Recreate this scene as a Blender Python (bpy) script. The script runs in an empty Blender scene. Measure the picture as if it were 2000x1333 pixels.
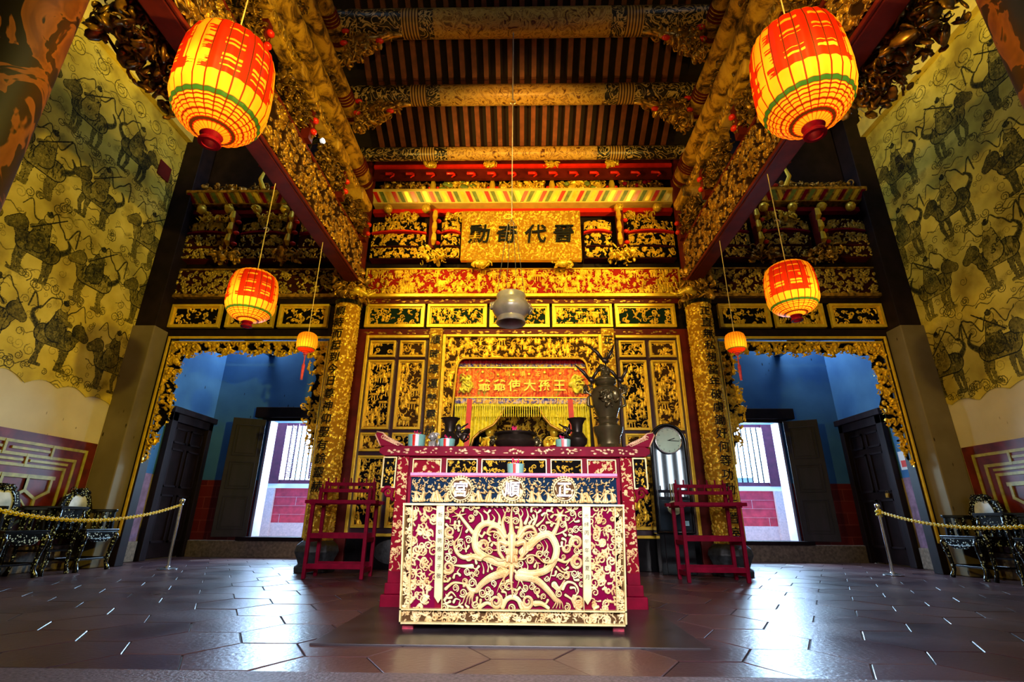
import bpy, math, random
import numpy as np
from mathutils import Vector, Matrix
C = bpy.context.scene.collection
sc = bpy.context.scene
R = math.radians
PI = math.pi
rnd = random.Random(7)

# ---------------------------------------------------------------- camera, world, lights, exposure
cam = bpy.data.cameras.new('camera')
cam.sensor_width = 36.0
cam.lens = 968.7 / 2000 * 36.0
cam.clip_start = 0.05
cam_o = bpy.data.objects.new('camera', cam)
C.objects.link(cam_o)
_P, _YW, _RL = .3488, -.0213, .0075
_f = Vector((math.sin(_YW)*math.cos(_P), math.cos(_YW)*math.cos(_P), math.sin(_P)))
_rt = Vector((math.cos(_YW), -math.sin(_YW), 0)); _up = _rt.cross(_f)
_r2 = _rt*math.cos(_RL) + _up*math.sin(_RL); _u2 = -_rt*math.sin(_RL) + _up*math.cos(_RL)
cam_o.matrix_world = Matrix(((_r2.x, _u2.x, -_f.x, 0), (_r2.y, _u2.y, -_f.y, 0), (_r2.z, _u2.z, -_f.z, .62), (0, 0, 0, 1)))
sc.camera = cam_o

sc.view_settings.view_transform = 'Standard'
sc.view_settings.look = 'None'
sc.view_settings.gamma = 1
sc.view_settings.use_curve_mapping = False
sc.view_settings.exposure = 0.0

w = bpy.data.worlds.new('daylight'); sc.world = w
w.use_nodes = True
w.node_tree.nodes['Background'].inputs[0].default_value = (.62, .80, 1, 1)
w.node_tree.nodes['Background'].inputs[1].default_value = 7.0
sc.cycles.max_bounces = 7
sc.cycles.diffuse_bounces = 4
sc.cycles.glossy_bounces = 4
sc.cycles.sample_clamp_indirect = 6
sc.cycles.caustics_reflective = False
sc.cycles.caustics_refractive = False

def aim(o, tgt):
    d = Vector(tgt) - o.location
    o.rotation_euler = d.to_track_quat('-Z', 'Y').to_euler()
def lamp(kind, name, loc, tgt, power, col, **kw):
    L = bpy.data.lights.new(name, kind); L.energy = power; L.color = col
    for k, v in kw.items(): setattr(L, k, v)
    o = bpy.data.objects.new(name, L); C.objects.link(o); o.location = loc
    if tgt: aim(o, tgt)
    return o
WARM = (1, .60, .10)
# daylight falling in through the open front of the hall, behind the camera
lamp('AREA', 'daylight_from_courtyard', (0, -1.0, 2.0), (0, 3.6, .55), 58, (1, .93, .98), shape='RECTANGLE', size=2.6, size_y=1.4, spread=R(60))
# unseen glowing slits, added behind the camera for streaks in the clock glass
for k in range(3): lamp('AREA', 'clock_streak_light', (4.47+k*.32, -2.85, 2.1), (4.47+k*.32, 6, 2.1), 9, (.75, .88, 1), shape='RECTANGLE', size=(.10, .16, .12)[k], size_y=1.5)
# unseen warm spots without fixtures, added to light screen, gates, murals and roof
lamp('SPOT', 'screen_fill_spot', (0, 1.2, 5.0), (0, 7.3, 3.6), 1300, (1, .72, .16), spot_size=R(48), spot_blend=.8, shadow_soft_size=.08)
lamp('SPOT', 'gate_fill_spot', (-1.2, .9, 3.9), (-4.4, 7.3, 3.0), 380, WARM, spot_size=R(50), spot_blend=.9, shadow_soft_size=.08)
lamp('SPOT', 'gate_fill_spot', (1.2, .9, 3.9), (4.4, 7.3, 3.0), 330, WARM, spot_size=R(50), spot_blend=.9, shadow_soft_size=.08)
lamp('SPOT', 'mural_fill_spot', (1.4, 1.6, 2.6), (-6, 5.6, 3.9), 1200, (1, .76, .08), spot_size=R(70), spot_blend=.8, shadow_soft_size=.06)
lamp('SPOT', 'mural_fill_spot', (-1.4, 1.6, 2.6), (6, 5.6, 3.9), 620, (1, .72, .10), spot_size=R(70), spot_blend=.8, shadow_soft_size=.06)
lamp('SPOT', 'roof_fill_spot', (0, 2.4, 3.6), (0, 6.75, 6.4), 640, (1, .42, .05), spot_size=R(34), spot_blend=1, shadow_soft_size=.08)
for s in (-1, 1):
    lamp('SPOT', 'beam_spot_lamp', (s*2.34, 4.9, 4.78), (-s*.5, 7.3, 5.0), 330, (1, .66, .12), spot_size=R(105), spot_blend=.8, shadow_soft_size=.04)
    lamp('SPOT', 'truss_fill_spot', (s*1.0, 1.3, 3.0), (s*2.6, 4.6, 5.6), 105, (1, .55, .08), spot_size=R(62), spot_blend=1, shadow_soft_size=.06)  # unseen spot added to brighten the truss beams
    lamp('SPOT', 'cornice_fill_spot', (s*3.6, 1.4, 6.0), (s*6, 6.0, 7.5), 900, (1, .76, .12), spot_size=R(40), spot_blend=1, shadow_soft_size=.05)  # unseen spot added to brighten the yellow cornice
    # sky light over the narrow rear yard and beyond its barred windows
    lamp('AREA', 'yard_daylight', (s*4.6, 10.1, 4.6), (s*4.5, 10.0, 0), 320, (.72, .84, 1), shape='RECTANGLE', size=2.6, size_y=.9)
    lamp('AREA', 'yard_window_daylight', (s*4.2, 11.25, 2.15), (s*4.2, 6, 1.2), 950, (.42, .70, 1), shape='RECTANGLE', size=2.2, size_y=1.5)

# ---------------------------------------------------------------- mesh helpers
class MB:
    def __init__(s): s.v = []; s.f = []
    def add(s, v, f):
        n = len(s.v); s.v.extend(tuple(map(float, q)) for q in v); s.f.extend([tuple(i+n for i in q) for q in f]); return s
    def box(s, x0, x1, y0, y1, z0, z1):
        if x0 > x1: x0, x1 = x1, x0
        return s.add([(x0,y0,z0),(x1,y0,z0),(x1,y1,z0),(x0,y1,z0),(x0,y0,z1),(x1,y0,z1),(x1,y1,z1),(x0,y1,z1)],
                     [(0,3,2,1),(4,5,6,7),(0,1,5,4),(1,2,6,5),(2,3,7,6),(3,0,4,7)])
    def bar(s, a, b, w, t, up=(0,0,1)):
        a = Vector(a); b = Vector(b); d = (b-a).normalized(); u = Vector(up)
        if abs(d.dot(u)) > .98: u = Vector((0,1,0))
        x = d.cross(u).normalized()*w/2; y = x.cross(d).normalized()*t/2
        return s.add([a-x-y,a+x-y,a+x+y,a-x+y,b-x-y,b+x-y,b+x+y,b-x+y],[(0,3,2,1),(4,5,6,7),(0,1,5,4),(1,2,6,5),(2,3,7,6),(3,0,4,7)])
    def tube(s, pts, r, n=8):
        pts = [Vector(p) for p in pts]; m = len(pts)
        rs = r if isinstance(r, (list, tuple)) else [r]*m
        v = []; f = []; prev = None
        for i, p in enumerate(pts):
            d = (pts[min(i+1, m-1)] - pts[max(i-1, 0)])
            d = d.normalized() if d.length > 1e-9 else Vector((0,0,1))
            u = prev if prev is not None else (Vector((0,0,1)) if abs(d.z) < .9 else Vector((1,0,0)))
            x = (u - d*u.dot(d))
            x = x.normalized() if x.length > 1e-6 else d.orthogonal().normalized()
            prev = x; y = d.cross(x)
            for k in range(n):
                a = 2*PI*k/n; v.append(p + (x*math.cos(a) + y*math.sin(a))*rs[i])
        for i in range(m-1):
            for k in range(n):
                k2 = (k+1) % n; f.append((i*n+k, i*n+k2, (i+1)*n+k2, (i+1)*n+k))
        f.append(tuple(range(n-1, -1, -1))); f.append(tuple(range((m-1)*n, m*n)))
        return s.add(v, f)
    def lathe(s, prof, c, n=32, sy=1.0, cap=True):
        v = []; f = []; m = len(prof)
        for r, z in prof:
            for k in range(n):
                a = 2*PI*k/n; v.append((c[0]+r*math.cos(a), c[1]+r*sy*math.sin(a), c[2]+z))
        for i in range(m-1):
            for k in range(n):
                k2 = (k+1) % n; f.append((i*n+k, i*n+k2, (i+1)*n+k2, (i+1)*n+k))
        if cap: f.append(tuple(range(n-1, -1, -1))); f.append(tuple(range((m-1)*n, m*n)))
        return s.add(v, f)
    def prism(s, poly, y0, y1):            # outline in x,z extruded along y
        n = len(poly)
        v = [(x, y0, z) for x, z in poly] + [(x, y1, z) for x, z in poly]
        f = [tuple(range(n)), tuple(range(2*n-1, n-1, -1))] + [(i, i+n, (i+1) % n+n, (i+1) % n) for i in range(n)]
        return s.add(v, f)
    def prismx(s, poly, x0, x1):           # outline in y,z extruded along x
        n = len(poly)
        v = [(x0, y, z) for y, z in poly] + [(x1, y, z) for y, z in poly]
        f = [tuple(range(n-1, -1, -1)), tuple(range(n, 2*n))] + [(i, (i+1) % n, (i+1) % n+n, i+n) for i in range(n)]
        return s.add(v, f)
    def blob(s, c, r, n=8, m=5, rot=None):
        v = [(0, 0, -1)]; f = []
        for i in range(1, m):
            t = PI*i/m
            for k in range(n):
                a = 2*PI*k/n; v.append((math.sin(t)*math.cos(a), math.sin(t)*math.sin(a), -math.cos(t)))
        v.append((0, 0, 1)); L = len(v)-1
        for k in range(n):
            f.append((0, 1+(k+1) % n, 1+k)); f.append((L, L-n+k, L-n+(k+1) % n))
        for i in range(m-2):
            for k in range(n):
                a = 1+i*n+k; b = 1+i*n+(k+1) % n; f.append((a, b, b+n, a+n))
        out = []
        for q in v:
            q = Vector((q[0]*r[0], q[1]*r[1], q[2]*r[2]))
            if rot is not None: q = rot @ q
            out.append(q + Vector(c))
        return s.add(out, f)
    def frame(s, x0, x1, z0, z1, wd, y0, y1):   # picture-frame ring of four bars facing -y
        if x0 > x1: x0, x1 = x1, x0
        s.box(x0, x1, y0, y1, z0, z0+wd); s.box(x0, x1, y0, y1, z1-wd, z1)
        s.box(x0, x0+wd, y0, y1, z0+wd, z1-wd); s.box(x1-wd, x1, y0, y1, z0+wd, z1-wd); return s
    def cluster(s, c, size, n, rr, rg):         # a knot of carved leaves and curls
        for _ in range(n):
            p = Vector((rg.uniform(-1, 1)*size[0], rg.uniform(-1, 1)*size[1], rg.uniform(-1, 1)*size[2]))
            q = Matrix.Rotation(rg.uniform(0, PI), 3, Vector((rg.uniform(-1,1), rg.uniform(-1,1), rg.uniform(-1,1))).normalized())
            a = rr*rg.uniform(.5, 1.2)
            if rg.random() < .5: s.blob(p+Vector(c), (a, a*.35, a*1.5), 6, 4, q)
            else:
                pts = []; tt = rg.uniform(3, 5)
                for i in range(7):
                    t = i/6; ang = tt*t; rad = a*1.5*(1-.7*t)
                    pts.append(Vector(c)+p+q @ Vector((math.cos(ang)*rad, 0, math.sin(ang)*rad)))
                s.tube(pts, [a*.28*(1.1-.8*i/6) for i in range(7)], 5)
        return s

def setp(o, label=None, cat=None, group=None, kind=None):
    if label: o['label'] = label
    if cat: o['category'] = cat
    if group: o['group'] = group
    if kind: o['kind'] = kind
    return o
def thing(name, loc, label, cat, group=None, rz=0):
    o = bpy.data.objects.new(name, None); C.objects.link(o); o.location = loc; o.rotation_euler = (0, 0, rz)
    o.empty_display_size = .1
    return setp(o, label, cat, group)
def worldloc(p):
    v = Vector((0, 0, 0))
    while p is not None: v = v + p.location; p = p.parent
    return v
def obj(name, mb, mat, parent=None, label=None, smooth=False, bevel=0, local=False):
    me = bpy.data.meshes.new(name)
    off = Vector((0, 0, 0)) if (parent is None or local) else worldloc(parent)
    me.from_pydata([(v[0]-off.x, v[1]-off.y, v[2]-off.z) for v in mb.v], [], mb.f)
    me.update()
    if smooth:
        me.shade_smooth()
        if smooth != 'all': me.set_sharp_from_angle(angle=R(40))
    me.materials.append(mat)
    o = bpy.data.objects.new(name, me); C.objects.link(o)
    if parent is not None: o.parent = parent
    if bevel:
        b = o.modifiers.new('bevel', 'BEVEL'); b.width = bevel; b.segments = 2; b.limit_method = 'ANGLE'
    if label: o['label'] = label
    return o
def struct(name, mb, mat, **k):
    o = obj(name, mb, mat, **k); o['kind'] = 'structure'; return o
def tagm(o, label, cat, group=None):
    return setp(o, label, cat, group)
def dup(root):
    c = root.copy(); C.objects.link(c)
    def rec(a, b):
        for ch in a.children:
            d = ch.copy(); C.objects.link(d); d.parent = b; rec(ch, d)
    rec(root, c)
    return c

# ---------------------------------------------------------------- materials
MATS = {}
def mat_base(name):
    m = bpy.data.materials.new(name); m.use_nodes = True
    nt = m.node_tree; b = nt.nodes['Principled BSDF']
    return m, nt, b
def nd(nt, typ, **kw):
    n = nt.nodes.new(typ)
    for k, v in kw.items():
        if k.startswith('i_'):
            key = k[2:]; key = int(key) if key.isdigit() else key
            n.inputs[key].default_value = v
        else: setattr(n, k, v)
    return n
def objcoord(nt, scale=(1,1,1)):
    tc = nd(nt, 'ShaderNodeTexCoord'); mp = nd(nt, 'ShaderNodeMapping'); mp.inputs['Scale'].default_value = scale
    nt.links.new(tc.outputs['Object'], mp.inputs[0]); return mp.outputs[0]
def ramp(nt, fac, stops, interp='LINEAR'):
    r = nd(nt, 'ShaderNodeValToRGB'); e = r.color_ramp.elements; r.color_ramp.interpolation = interp
    while len(e) < len(stops): e.new(.5)
    for q, (p, c) in zip(e, stops): q.position = p; q.color = (*c, 1)
    nt.links.new(fac, r.inputs[0]); return r.outputs[0]
def plain(name, col, rough=.5, metal=0.0, noise=0.25, nscale=12.0, bump=0.0, spec=.5, stretch=(1,1,1), coat=0):
    m, nt, b = mat_base(name)
    v = objcoord(nt, stretch)
    n = nd(nt, 'ShaderNodeTexNoise'); n.inputs['Scale'].default_value = nscale; n.inputs['Detail'].default_value = 5
    nt.links.new(v, n.inputs[0])
    lo = tuple(c*(1-noise) for c in col); hi = tuple(min(1, c*(1+noise)) for c in col)
    nt.links.new(ramp(nt, n.outputs[0], [(.3, lo), (.7, hi)]), b.inputs['Base Color'])
    b.inputs['Roughness'].default_value = rough; b.inputs['Metallic'].default_value = metal
    b.inputs['Specular IOR Level'].default_value = spec
    b.inputs['Coat Weight'].default_value = coat
    if bump:
        bp = nd(nt, 'ShaderNodeBump'); bp.inputs['Strength'].default_value = bump; bp.inputs['Distance'].default_value = .01
        nt.links.new(n.outputs[0], bp.inputs['Height']); nt.links.new(bp.outputs[0], b.inputs['Normal'])
    return m
def reliefmat(name, ground, line, gold, t0=.10, t1=.34, metal=.4, rough=.33, gold2=None, engrave=None):
    # the carved height decides gilding or ground paint, with crease shade painted between them as line; attribute 'relief' is the depth of the carving
    m, nt, b = mat_base(name)
    at = nd(nt, 'ShaderNodeAttribute', attribute_name='relief')
    no = nd(nt, 'ShaderNodeTexNoise'); no.inputs['Scale'].default_value = 9; no.inputs['Detail'].default_value = 4
    nt.links.new(objcoord(nt), no.inputs[0])
    g = ramp(nt, no.outputs[0], [(.35, gold2 or tuple(c*.6 for c in gold)), (.6, gold)])
    if engrave:
        st_ = [(t1, (1, 1, 1))]
        for e_ in (.50, .64, .80): st_ += [(e_-.02, (1, 1, 1)), (e_, engrave), (e_+.02, (1, 1, 1))]
        er = ramp(nt, at.outputs['Fac'], st_)
        me_ = nd(nt, 'ShaderNodeMix', data_type='RGBA', blend_type='MULTIPLY'); me_.inputs[0].default_value = 1
        nt.links.new(g, me_.inputs[6]); nt.links.new(er, me_.inputs[7]); g = me_.outputs[2]
    c = ramp(nt, at.outputs['Fac'], [(t0, ground), (t0+.04, line), (t1-.06, line), (t1, (1,1,1))])
    c1 = ramp(nt, at.outputs['Fac'], [(t1-.05, (0,0,0)), (t1, (1,1,1))])
    mx = nd(nt, 'ShaderNodeMix', data_type='RGBA')
    nt.links.new(c1, mx.inputs[0]); nt.links.new(c, mx.inputs[6]); nt.links.new(g, mx.inputs[7])
    nt.links.new(mx.outputs[2], b.inputs['Base Color'])
    mm = nd(nt, 'ShaderNodeMath', operation='MULTIPLY'); nt.links.new(c1, mm.inputs[0]); mm.inputs[1].default_value = metal
    nt.links.new(mm.outputs[0], b.inputs['Metallic'])
    rr_ = nd(nt, 'ShaderNodeMapRange'); rr_.inputs['To Min'].default_value = .85; rr_.inputs['To Max'].default_value = rough
    nt.links.new(c1, rr_.inputs['Value']); nt.links.new(rr_.outputs[0], b.inputs['Roughness']); b.inputs['Specular IOR Level'].default_value = .08
    return m
GOLD = (1, .60, .045)
M = MATS
M['gold'] = plain('gilded_wood', GOLD, .32, .4, .18, 14)
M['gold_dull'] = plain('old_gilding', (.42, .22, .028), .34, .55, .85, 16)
M['gold_black'] = reliefmat('gilding_over_black', (.004, .003, .003), (.03, .015, .004), GOLD)
M['gold_green'] = reliefmat('gilding_over_dark_green', (.006, .02, .014), (.04, .02, .004), GOLD)
M['gold_wood'] = reliefmat('gilding_over_brown', (.05, .022, .006), (.10, .045, .006), GOLD, .08, .28)
M['gold_red'] = reliefmat('gilding_over_red', (.30, .012, .008), (.16, .01, .004), GOLD, .16, .3)
M['gold_darkred'] = reliefmat('dull_gilding_over_maroon', (.035, .006, .004), (.02, .006, .002), (.55, .36, .06))  # darker ground and duller gilding for the bays over the gates
M['gold_wine'] = reliefmat('pale_gilding_over_wine', (.17, .0005, .036), (.07, .02, .008), (1, .80, .44), .10, .36, .15, .4, (.85, .55, .22), (.35, .22, .10))
M['gold_fine'] = reliefmat('pebbled_gilding', (.34, .16, .010), (.50, .25, .015), (1, .66, .06), .03, .30, .45, .26)
M['gold_pale'] = reliefmat('pale_gilding_over_umber', (.10, .05, .02), (.16, .09, .03), (1, .82, .48), .08, .34, .15, .4, (.85, .58, .26), (.35, .22, .10))
M['gold_navy'] = reliefmat('pale_gilding_over_navy', (.005, .02, .05), (.03, .02, .01), (.95, .72, .36), .08, .26, .25, .4, (.70, .45, .16))
M['gold_carmine'] = reliefmat('pale_gilding_over_carmine', (.26, .006, .02), (.12, .02, .01), (1, .75, .36), .1, .24, .2, .4, (.9, .6, .25))
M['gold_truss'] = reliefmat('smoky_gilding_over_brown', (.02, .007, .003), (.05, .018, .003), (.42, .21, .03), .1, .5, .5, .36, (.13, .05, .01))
M['gold_dark'] = plain('dark_gilding', (.20, .095, .012), .32, .5, .95, 14)  # darker, blotchy tone of the gilding
M['redwood'] = plain('red_brown_lacquer', (.10, .009, .007), .5, 0, .35, 6, 0, .15)
M['darkwood'] = plain('black_brown_lacquer', (.012, .006, .008), .6, 0, .4, 6, 0, .15)
M['plum'] = plain('dark_plum_lacquer', (.035, .010, .022), .3, 0, .3, 5)
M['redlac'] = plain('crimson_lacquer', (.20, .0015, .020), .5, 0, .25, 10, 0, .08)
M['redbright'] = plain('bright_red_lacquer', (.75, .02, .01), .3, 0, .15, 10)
M['pinkred'] = plain('worn_pink_red_wood', (.50, .04, .08), .6, 0, .35, 30)
M['black'] = plain('black_lacquer', (.004, .004, .005), .15, 0, .1, 5, 0, .6)
M['ink'] = plain('black_ink', (.004, .004, .004), .5, 0, .1, 5, 0, .2)
M['stone'] = plain('rough_granite', (.20, .15, .11), .75, 0, .4, 26, .4)
M['stone_dark'] = plain('dark_carved_stone', (.03, .035, .04), .5, 0, .5, 20, .6)
M['steel'] = plain('polished_steel', (.75, .76, .8), .2, .9, .05, 5)
M['bronze'] = plain('dark_bronze', (.12, .09, .035), .25, .6, .4, 7, .1)
M['bronze_black'] = plain('blackened_bronze', (.05, .035, .025), .32, .7, .4, 7)
M['pewter'] = plain('old_pewter', (.50, .47, .42), .28, .35, .35, 6, .1)
M['turq'] = plain('turquoise_glaze', (.22, .52, .45), .3, 0, .12, 8)
M['white'] = plain('white_paint', (.8, .8, .82), .5, 0, .05, 8)
M['yellowchain'] = plain('yellow_plastic', (.95, .70, .03), .4, 0, .2, 8)
M['jadegreen'] = plain('leaf_green_paint', (.16, .22, .03), .5, 0, .4, 12)

# ---------------------------------------------------------------- carved surfaces
def cap(H, ax, ay, bx, by, ra, rb, h, wrap=True, pw=.5):
    ny, nx = H.shape; rm = max(ra, rb)+1
    x0, x1 = int(min(ax, bx)-rm), int(max(ax, bx)+rm)+2; y0, y1 = int(min(ay, by)-rm), int(max(ay, by)+rm)+2
    if not wrap:
        x0 = max(0, x0); y0 = max(0, y0); x1 = min(nx, x1); y1 = min(ny, y1)
        if x1 <= x0 or y1 <= y0: return
    X, Y = np.meshgrid(np.arange(x0, x1), np.arange(y0, y1))
    dx, dy = bx-ax, by-ay; L = dx*dx+dy*dy+1e-9
    t = np.clip(((X-ax)*dx+(Y-ay)*dy)/L, 0, 1)
    d = np.hypot(X-ax-t*dx, Y-ay-t*dy); r = ra+(rb-ra)*t
    val = h*np.clip(1-(d/np.maximum(r, .3))**2, 0, 1)**pw
    if wrap:
        ix = np.ix_(np.arange(y0, y1) % ny, np.arange(x0, x1) % nx); H[ix] = np.maximum(H[ix], val)
    else: H[y0:y1, x0:x1] = np.maximum(H[y0:y1, x0:x1], val)
def path(H, pts, r0, r1, h, wrap=True, pw=.5):
    n = len(pts)-1
    for i in range(n):
        ra = r0+(r1-r0)*i/n; rb = r0+(r1-r0)*(i+1)/n
        cap(H, pts[i][0], pts[i][1], pts[i+1][0], pts[i+1][1], ra, rb, h, wrap, pw)
def curl(H, x, y, s, a, dr, r, h, turns=1.1, wrap=True, n=9):
    pts = []
    for i in range(n):
        t = i/(n-1); rad = s*(1-.75*t); an = a+dr*turns*2*PI*t
        pts.append((x+rad*math.cos(an), y+rad*math.sin(an)))
    path(H, pts, r, r*.6, h, wrap)
def leafy(H, x, y, s, a, r, h, wrap=True):
    b = a+rnd.choice((-1, 1))*rnd.uniform(.5, 1)
    path(H, [(x, y), (x+s*.5*math.cos(a), y+s*.5*math.sin(a)), (x+s*.5*math.cos(a)+s*.5*math.cos(b), y+s*.5*math.sin(a)+s*.5*math.sin(b))], r, .6, h, wrap)
def flower(H, x, y, s, h, wrap=True):
    for k in range(5):
        a = k*2*PI/5+rnd.random(); cap(H, x, y, x+s*.6*math.cos(a), y+s*.6*math.sin(a), s*.22, s*.42, h*.8, wrap)
    cap(H, x, y, x, y+.1, s*.33, s*.33, h, wrap)
def figure(H, x, y, s, h, wrap=True, wf=1.0):
    cap(H, x, y, x+rnd.uniform(-.1, .1)*s, y+s*.45, s*.24*wf, s*.17*wf, h, wrap)
    cap(H, x, y+s*.66, x, y+s*.7, s*.13*wf**.6, s*.11*wf**.6, h, wrap)
    if wf < 1: cap(H, x, y+s*.84, x, y+s*.86, s*.05, s*.03, h, wrap); cap(H, x-s*.14, y-s*.02, x-s*.05, y+s*.3, s*.06, s*.05, h*.7, wrap); cap(H, x+s*.15, y-s*.02, x+s*.05, y+s*.3, s*.06, s*.05, h*.7, wrap)
    for q in (-1, 1):
        e = rnd.uniform(-.2, .4)*s
        cap(H, x+q*s*.15*wf, y+s*.42, x+q*s*.34*wf**.4, y+s*.3+e, s*.08*wf, s*.06*wf, h*.9, wrap)
def atlas(nx, ny, seed, kind, dens=1.0):
    global rnd
    rnd = random.Random(seed); H = np.zeros((ny, nx)); A = nx*ny
    if kind == 'floral':
        for _ in range(int(A/150*dens)):
            x, y, a = rnd.uniform(0, nx), rnd.uniform(0, ny), rnd.uniform(0, 6.28); k = rnd.random()
            h = rnd.uniform(.6, 1)
            if k < .4: curl(H, x, y, rnd.uniform(4, 8), a, rnd.choice((-1, 1)), rnd.uniform(1.5, 2.2), h, n=8)
            elif k < .85: leafy(H, x, y, rnd.uniform(8, 14), a, rnd.uniform(2, 3.2), h)
            else: flower(H, x, y, rnd.uniform(4, 6), h)
    elif kind == 'figures':
        for _ in range(int(A/300*dens)):
            leafy(H, rnd.uniform(0, nx), rnd.uniform(0, ny), rnd.uniform(6, 11), rnd.uniform(0, 6.28), rnd.uniform(1.3, 2.1), rnd.uniform(.5, .8))
        for _ in range(int(A/520*dens)):
            x, y, k = rnd.uniform(0, nx), rnd.uniform(0, ny), rnd.random()
            if k < .62: figure(H, x, y, rnd.uniform(11, 21), rnd.uniform(.7, 1))
            elif k < .72:
                for q in (0, 6, 12): cap(H, x+q, y, x+q, y+13, 1.0, 1.0, .7)
                for q in (13, 16): cap(H, x-3, y+q, x+15, y+q, 1.3, 1.3, .9)
            elif k < .85: flower(H, x, y+9, 6, .9)
            else: curl(H, x, y, rnd.uniform(4, 7), rnd.uniform(0, 6), 1, 1.6, .9)
    elif kind == 'fine':
        for _ in range(int(A/34*dens)):
            x, y, a = rnd.uniform(0, nx), rnd.uniform(0, ny), rnd.uniform(0, 6.28)
            if rnd.random() < .5: curl(H, x, y, rnd.uniform(2, 3.5), a, 1, 1.2, rnd.uniform(.5, 1), 1, True, 5)
            else: cap(H, x, y, x+2*math.cos(a), y+2*math.sin(a), 1.8, 1.1, rnd.uniform(.5, 1))
    return H
AT_FLORAL = atlas(640, 320, 1, 'floral', 1.7)
AT_OPEN = atlas(640, 320, 4, 'floral', 1.0)
AT_FIG = atlas(640, 320, 2, 'figures', 3.4)
AT_FINE = atlas(420, 420, 3, 'fine')
def crop(A, wm, hm, px=.007, seed=0, res=None):
    r = random.Random(seed*31+5)
    nx, ny = max(6, int(wm/px)+1), max(6, int(hm/px)+1)
    ox, oy = r.randrange(A.shape[1]), r.randrange(A.shape[0])
    return A[np.ix_((np.arange(ny)+oy) % A.shape[0], (np.arange(nx)+ox) % A.shape[1])].copy()
def fade(H, n=3):
    for i in range(n):
        k = i/n; H[i, :] *= k; H[-1-i, :] *= k; H[:, i] *= k; H[:, -1-i] *= k
    return H
def surf(name, H, fn, mat, parent=None, depth=.03, keep=None, label=None, extra=None, smooth=True):
    """H[ny,nx] carved height; fn(U,V,D) gives the point of the surface; keep(U,V,H) drops faces outside an outline"""
    ny, nx = H.shape
    U, V = np.meshgrid(np.linspace(0, 1, nx), np.linspace(0, 1, ny))
    P = np.stack(fn(U, V, H*depth), -1).reshape(-1, 3)
    off = worldloc(parent) if parent is not None else Vector((0, 0, 0))
    P = P - np.array(off)
    i = np.arange(nx*ny).reshape(ny, nx)
    F = np.stack([i[:-1, :-1], i[:-1, 1:], i[1:, 1:], i[1:, :-1]], -1).reshape(-1, 4)
    if keep is not None:
        K = keep(U, V, H).reshape(-1); F = F[K[F].all(1)]
        used = np.zeros(len(P), bool); used[F.reshape(-1)] = True
        idx = np.cumsum(used)-1; P = P[used]; F = idx[F]; hv = H.reshape(-1)[used]
    else: hv = H.reshape(-1); used = None
    me = bpy.data.meshes.new(name)
    me.vertices.add(len(P)); me.vertices.foreach_set('co', P.astype(np.float32).reshape(-1))
    me.loops.add(len(F)*4); me.loops.foreach_set('vertex_index', F.astype(np.int32).reshape(-1))
    me.polygons.add(len(F)); me.polygons.foreach_set('loop_start', np.arange(0, len(F)*4, 4, dtype=np.int32))
    me.polygons.foreach_set('loop_total', np.full(len(F), 4, dtype=np.int32))
    me.update(calc_edges=True)
    a = me.attributes.new('relief', 'FLOAT', 'POINT'); a.data.foreach_set('value', hv.astype(np.float32))
    if smooth: me.shade_smooth()
    me.materials.append(mat)
    o = bpy.data.objects.new(name, me); C.objects.link(o)
    if parent is not None: o.parent = parent
    if label: o['label'] = label
    return o
def flatY(x0, x1, z0, z1, y):          # faces the camera (-y)
    return lambda U, V, D: (x0+(x1-x0)*U, y-.0018-D, z0+(z1-z0)*V)
def flatX(x, y0, y1, z0, z1, sgn):      # stands across x, facing sgn*x
    return lambda U, V, D: (x+sgn*(D+.0018), y0+(y1-y0)*U, z0+(z1-z0)*V)
_seed = [0]
def carved(name, A, x0, x1, z0, z1, y, mat, parent, depth=.03, px=.007, **k):
    if x0 > x1: x0, x1 = x1, x0
    _seed[0] += 1
    return surf(name, fade(crop(A, x1-x0, z1-z0, px, _seed[0]), 2), flatY(x0, x1, z0, z1, y), M[mat], parent, depth, **k)

# ---------------------------------------------------------------- lettering
_gl = {}
def glyph(ch, bold=0.0):
    k = (ch, bold)
    if k not in _gl:
        cu = bpy.data.curves.new('glyph', 'FONT'); cu.body = ch; cu.offset = bold; cu.extrude = .02; cu.resolution_u = 3
        o = bpy.data.objects.new('glyph', cu); C.objects.link(o)
        bpy.context.view_layer.update()
        m = bpy.data.meshes.new_from_object(o.evaluated_get(bpy.context.evaluated_depsgraph_get()))
        v = [tuple(q.co) for q in m.vertices]; f = [tuple(p.vertices) for p in m.polygons]
        bpy.data.objects.remove(o); bpy.data.meshes.remove(m); bpy.data.curves.remove(cu)
        xs = [q[0] for q in v]; ys = [q[1] for q in v]
        cx, cy = (min(xs)+max(xs))/2, (min(ys)+max(ys))/2
        _gl[k] = ([(q[0]-cx, q[1]-cy, q[2]) for q in v], f)
    return _gl[k]
def write(mb, ch, x, z, size, fn, bold=.012, slant=.0, thick=1.0):
    v, f = glyph(ch, bold)
    mb.add([fn(x+(a+slant*b)*size, z+b*size, (c+.02)*size*thick) for a, b, c in v], f)

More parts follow.
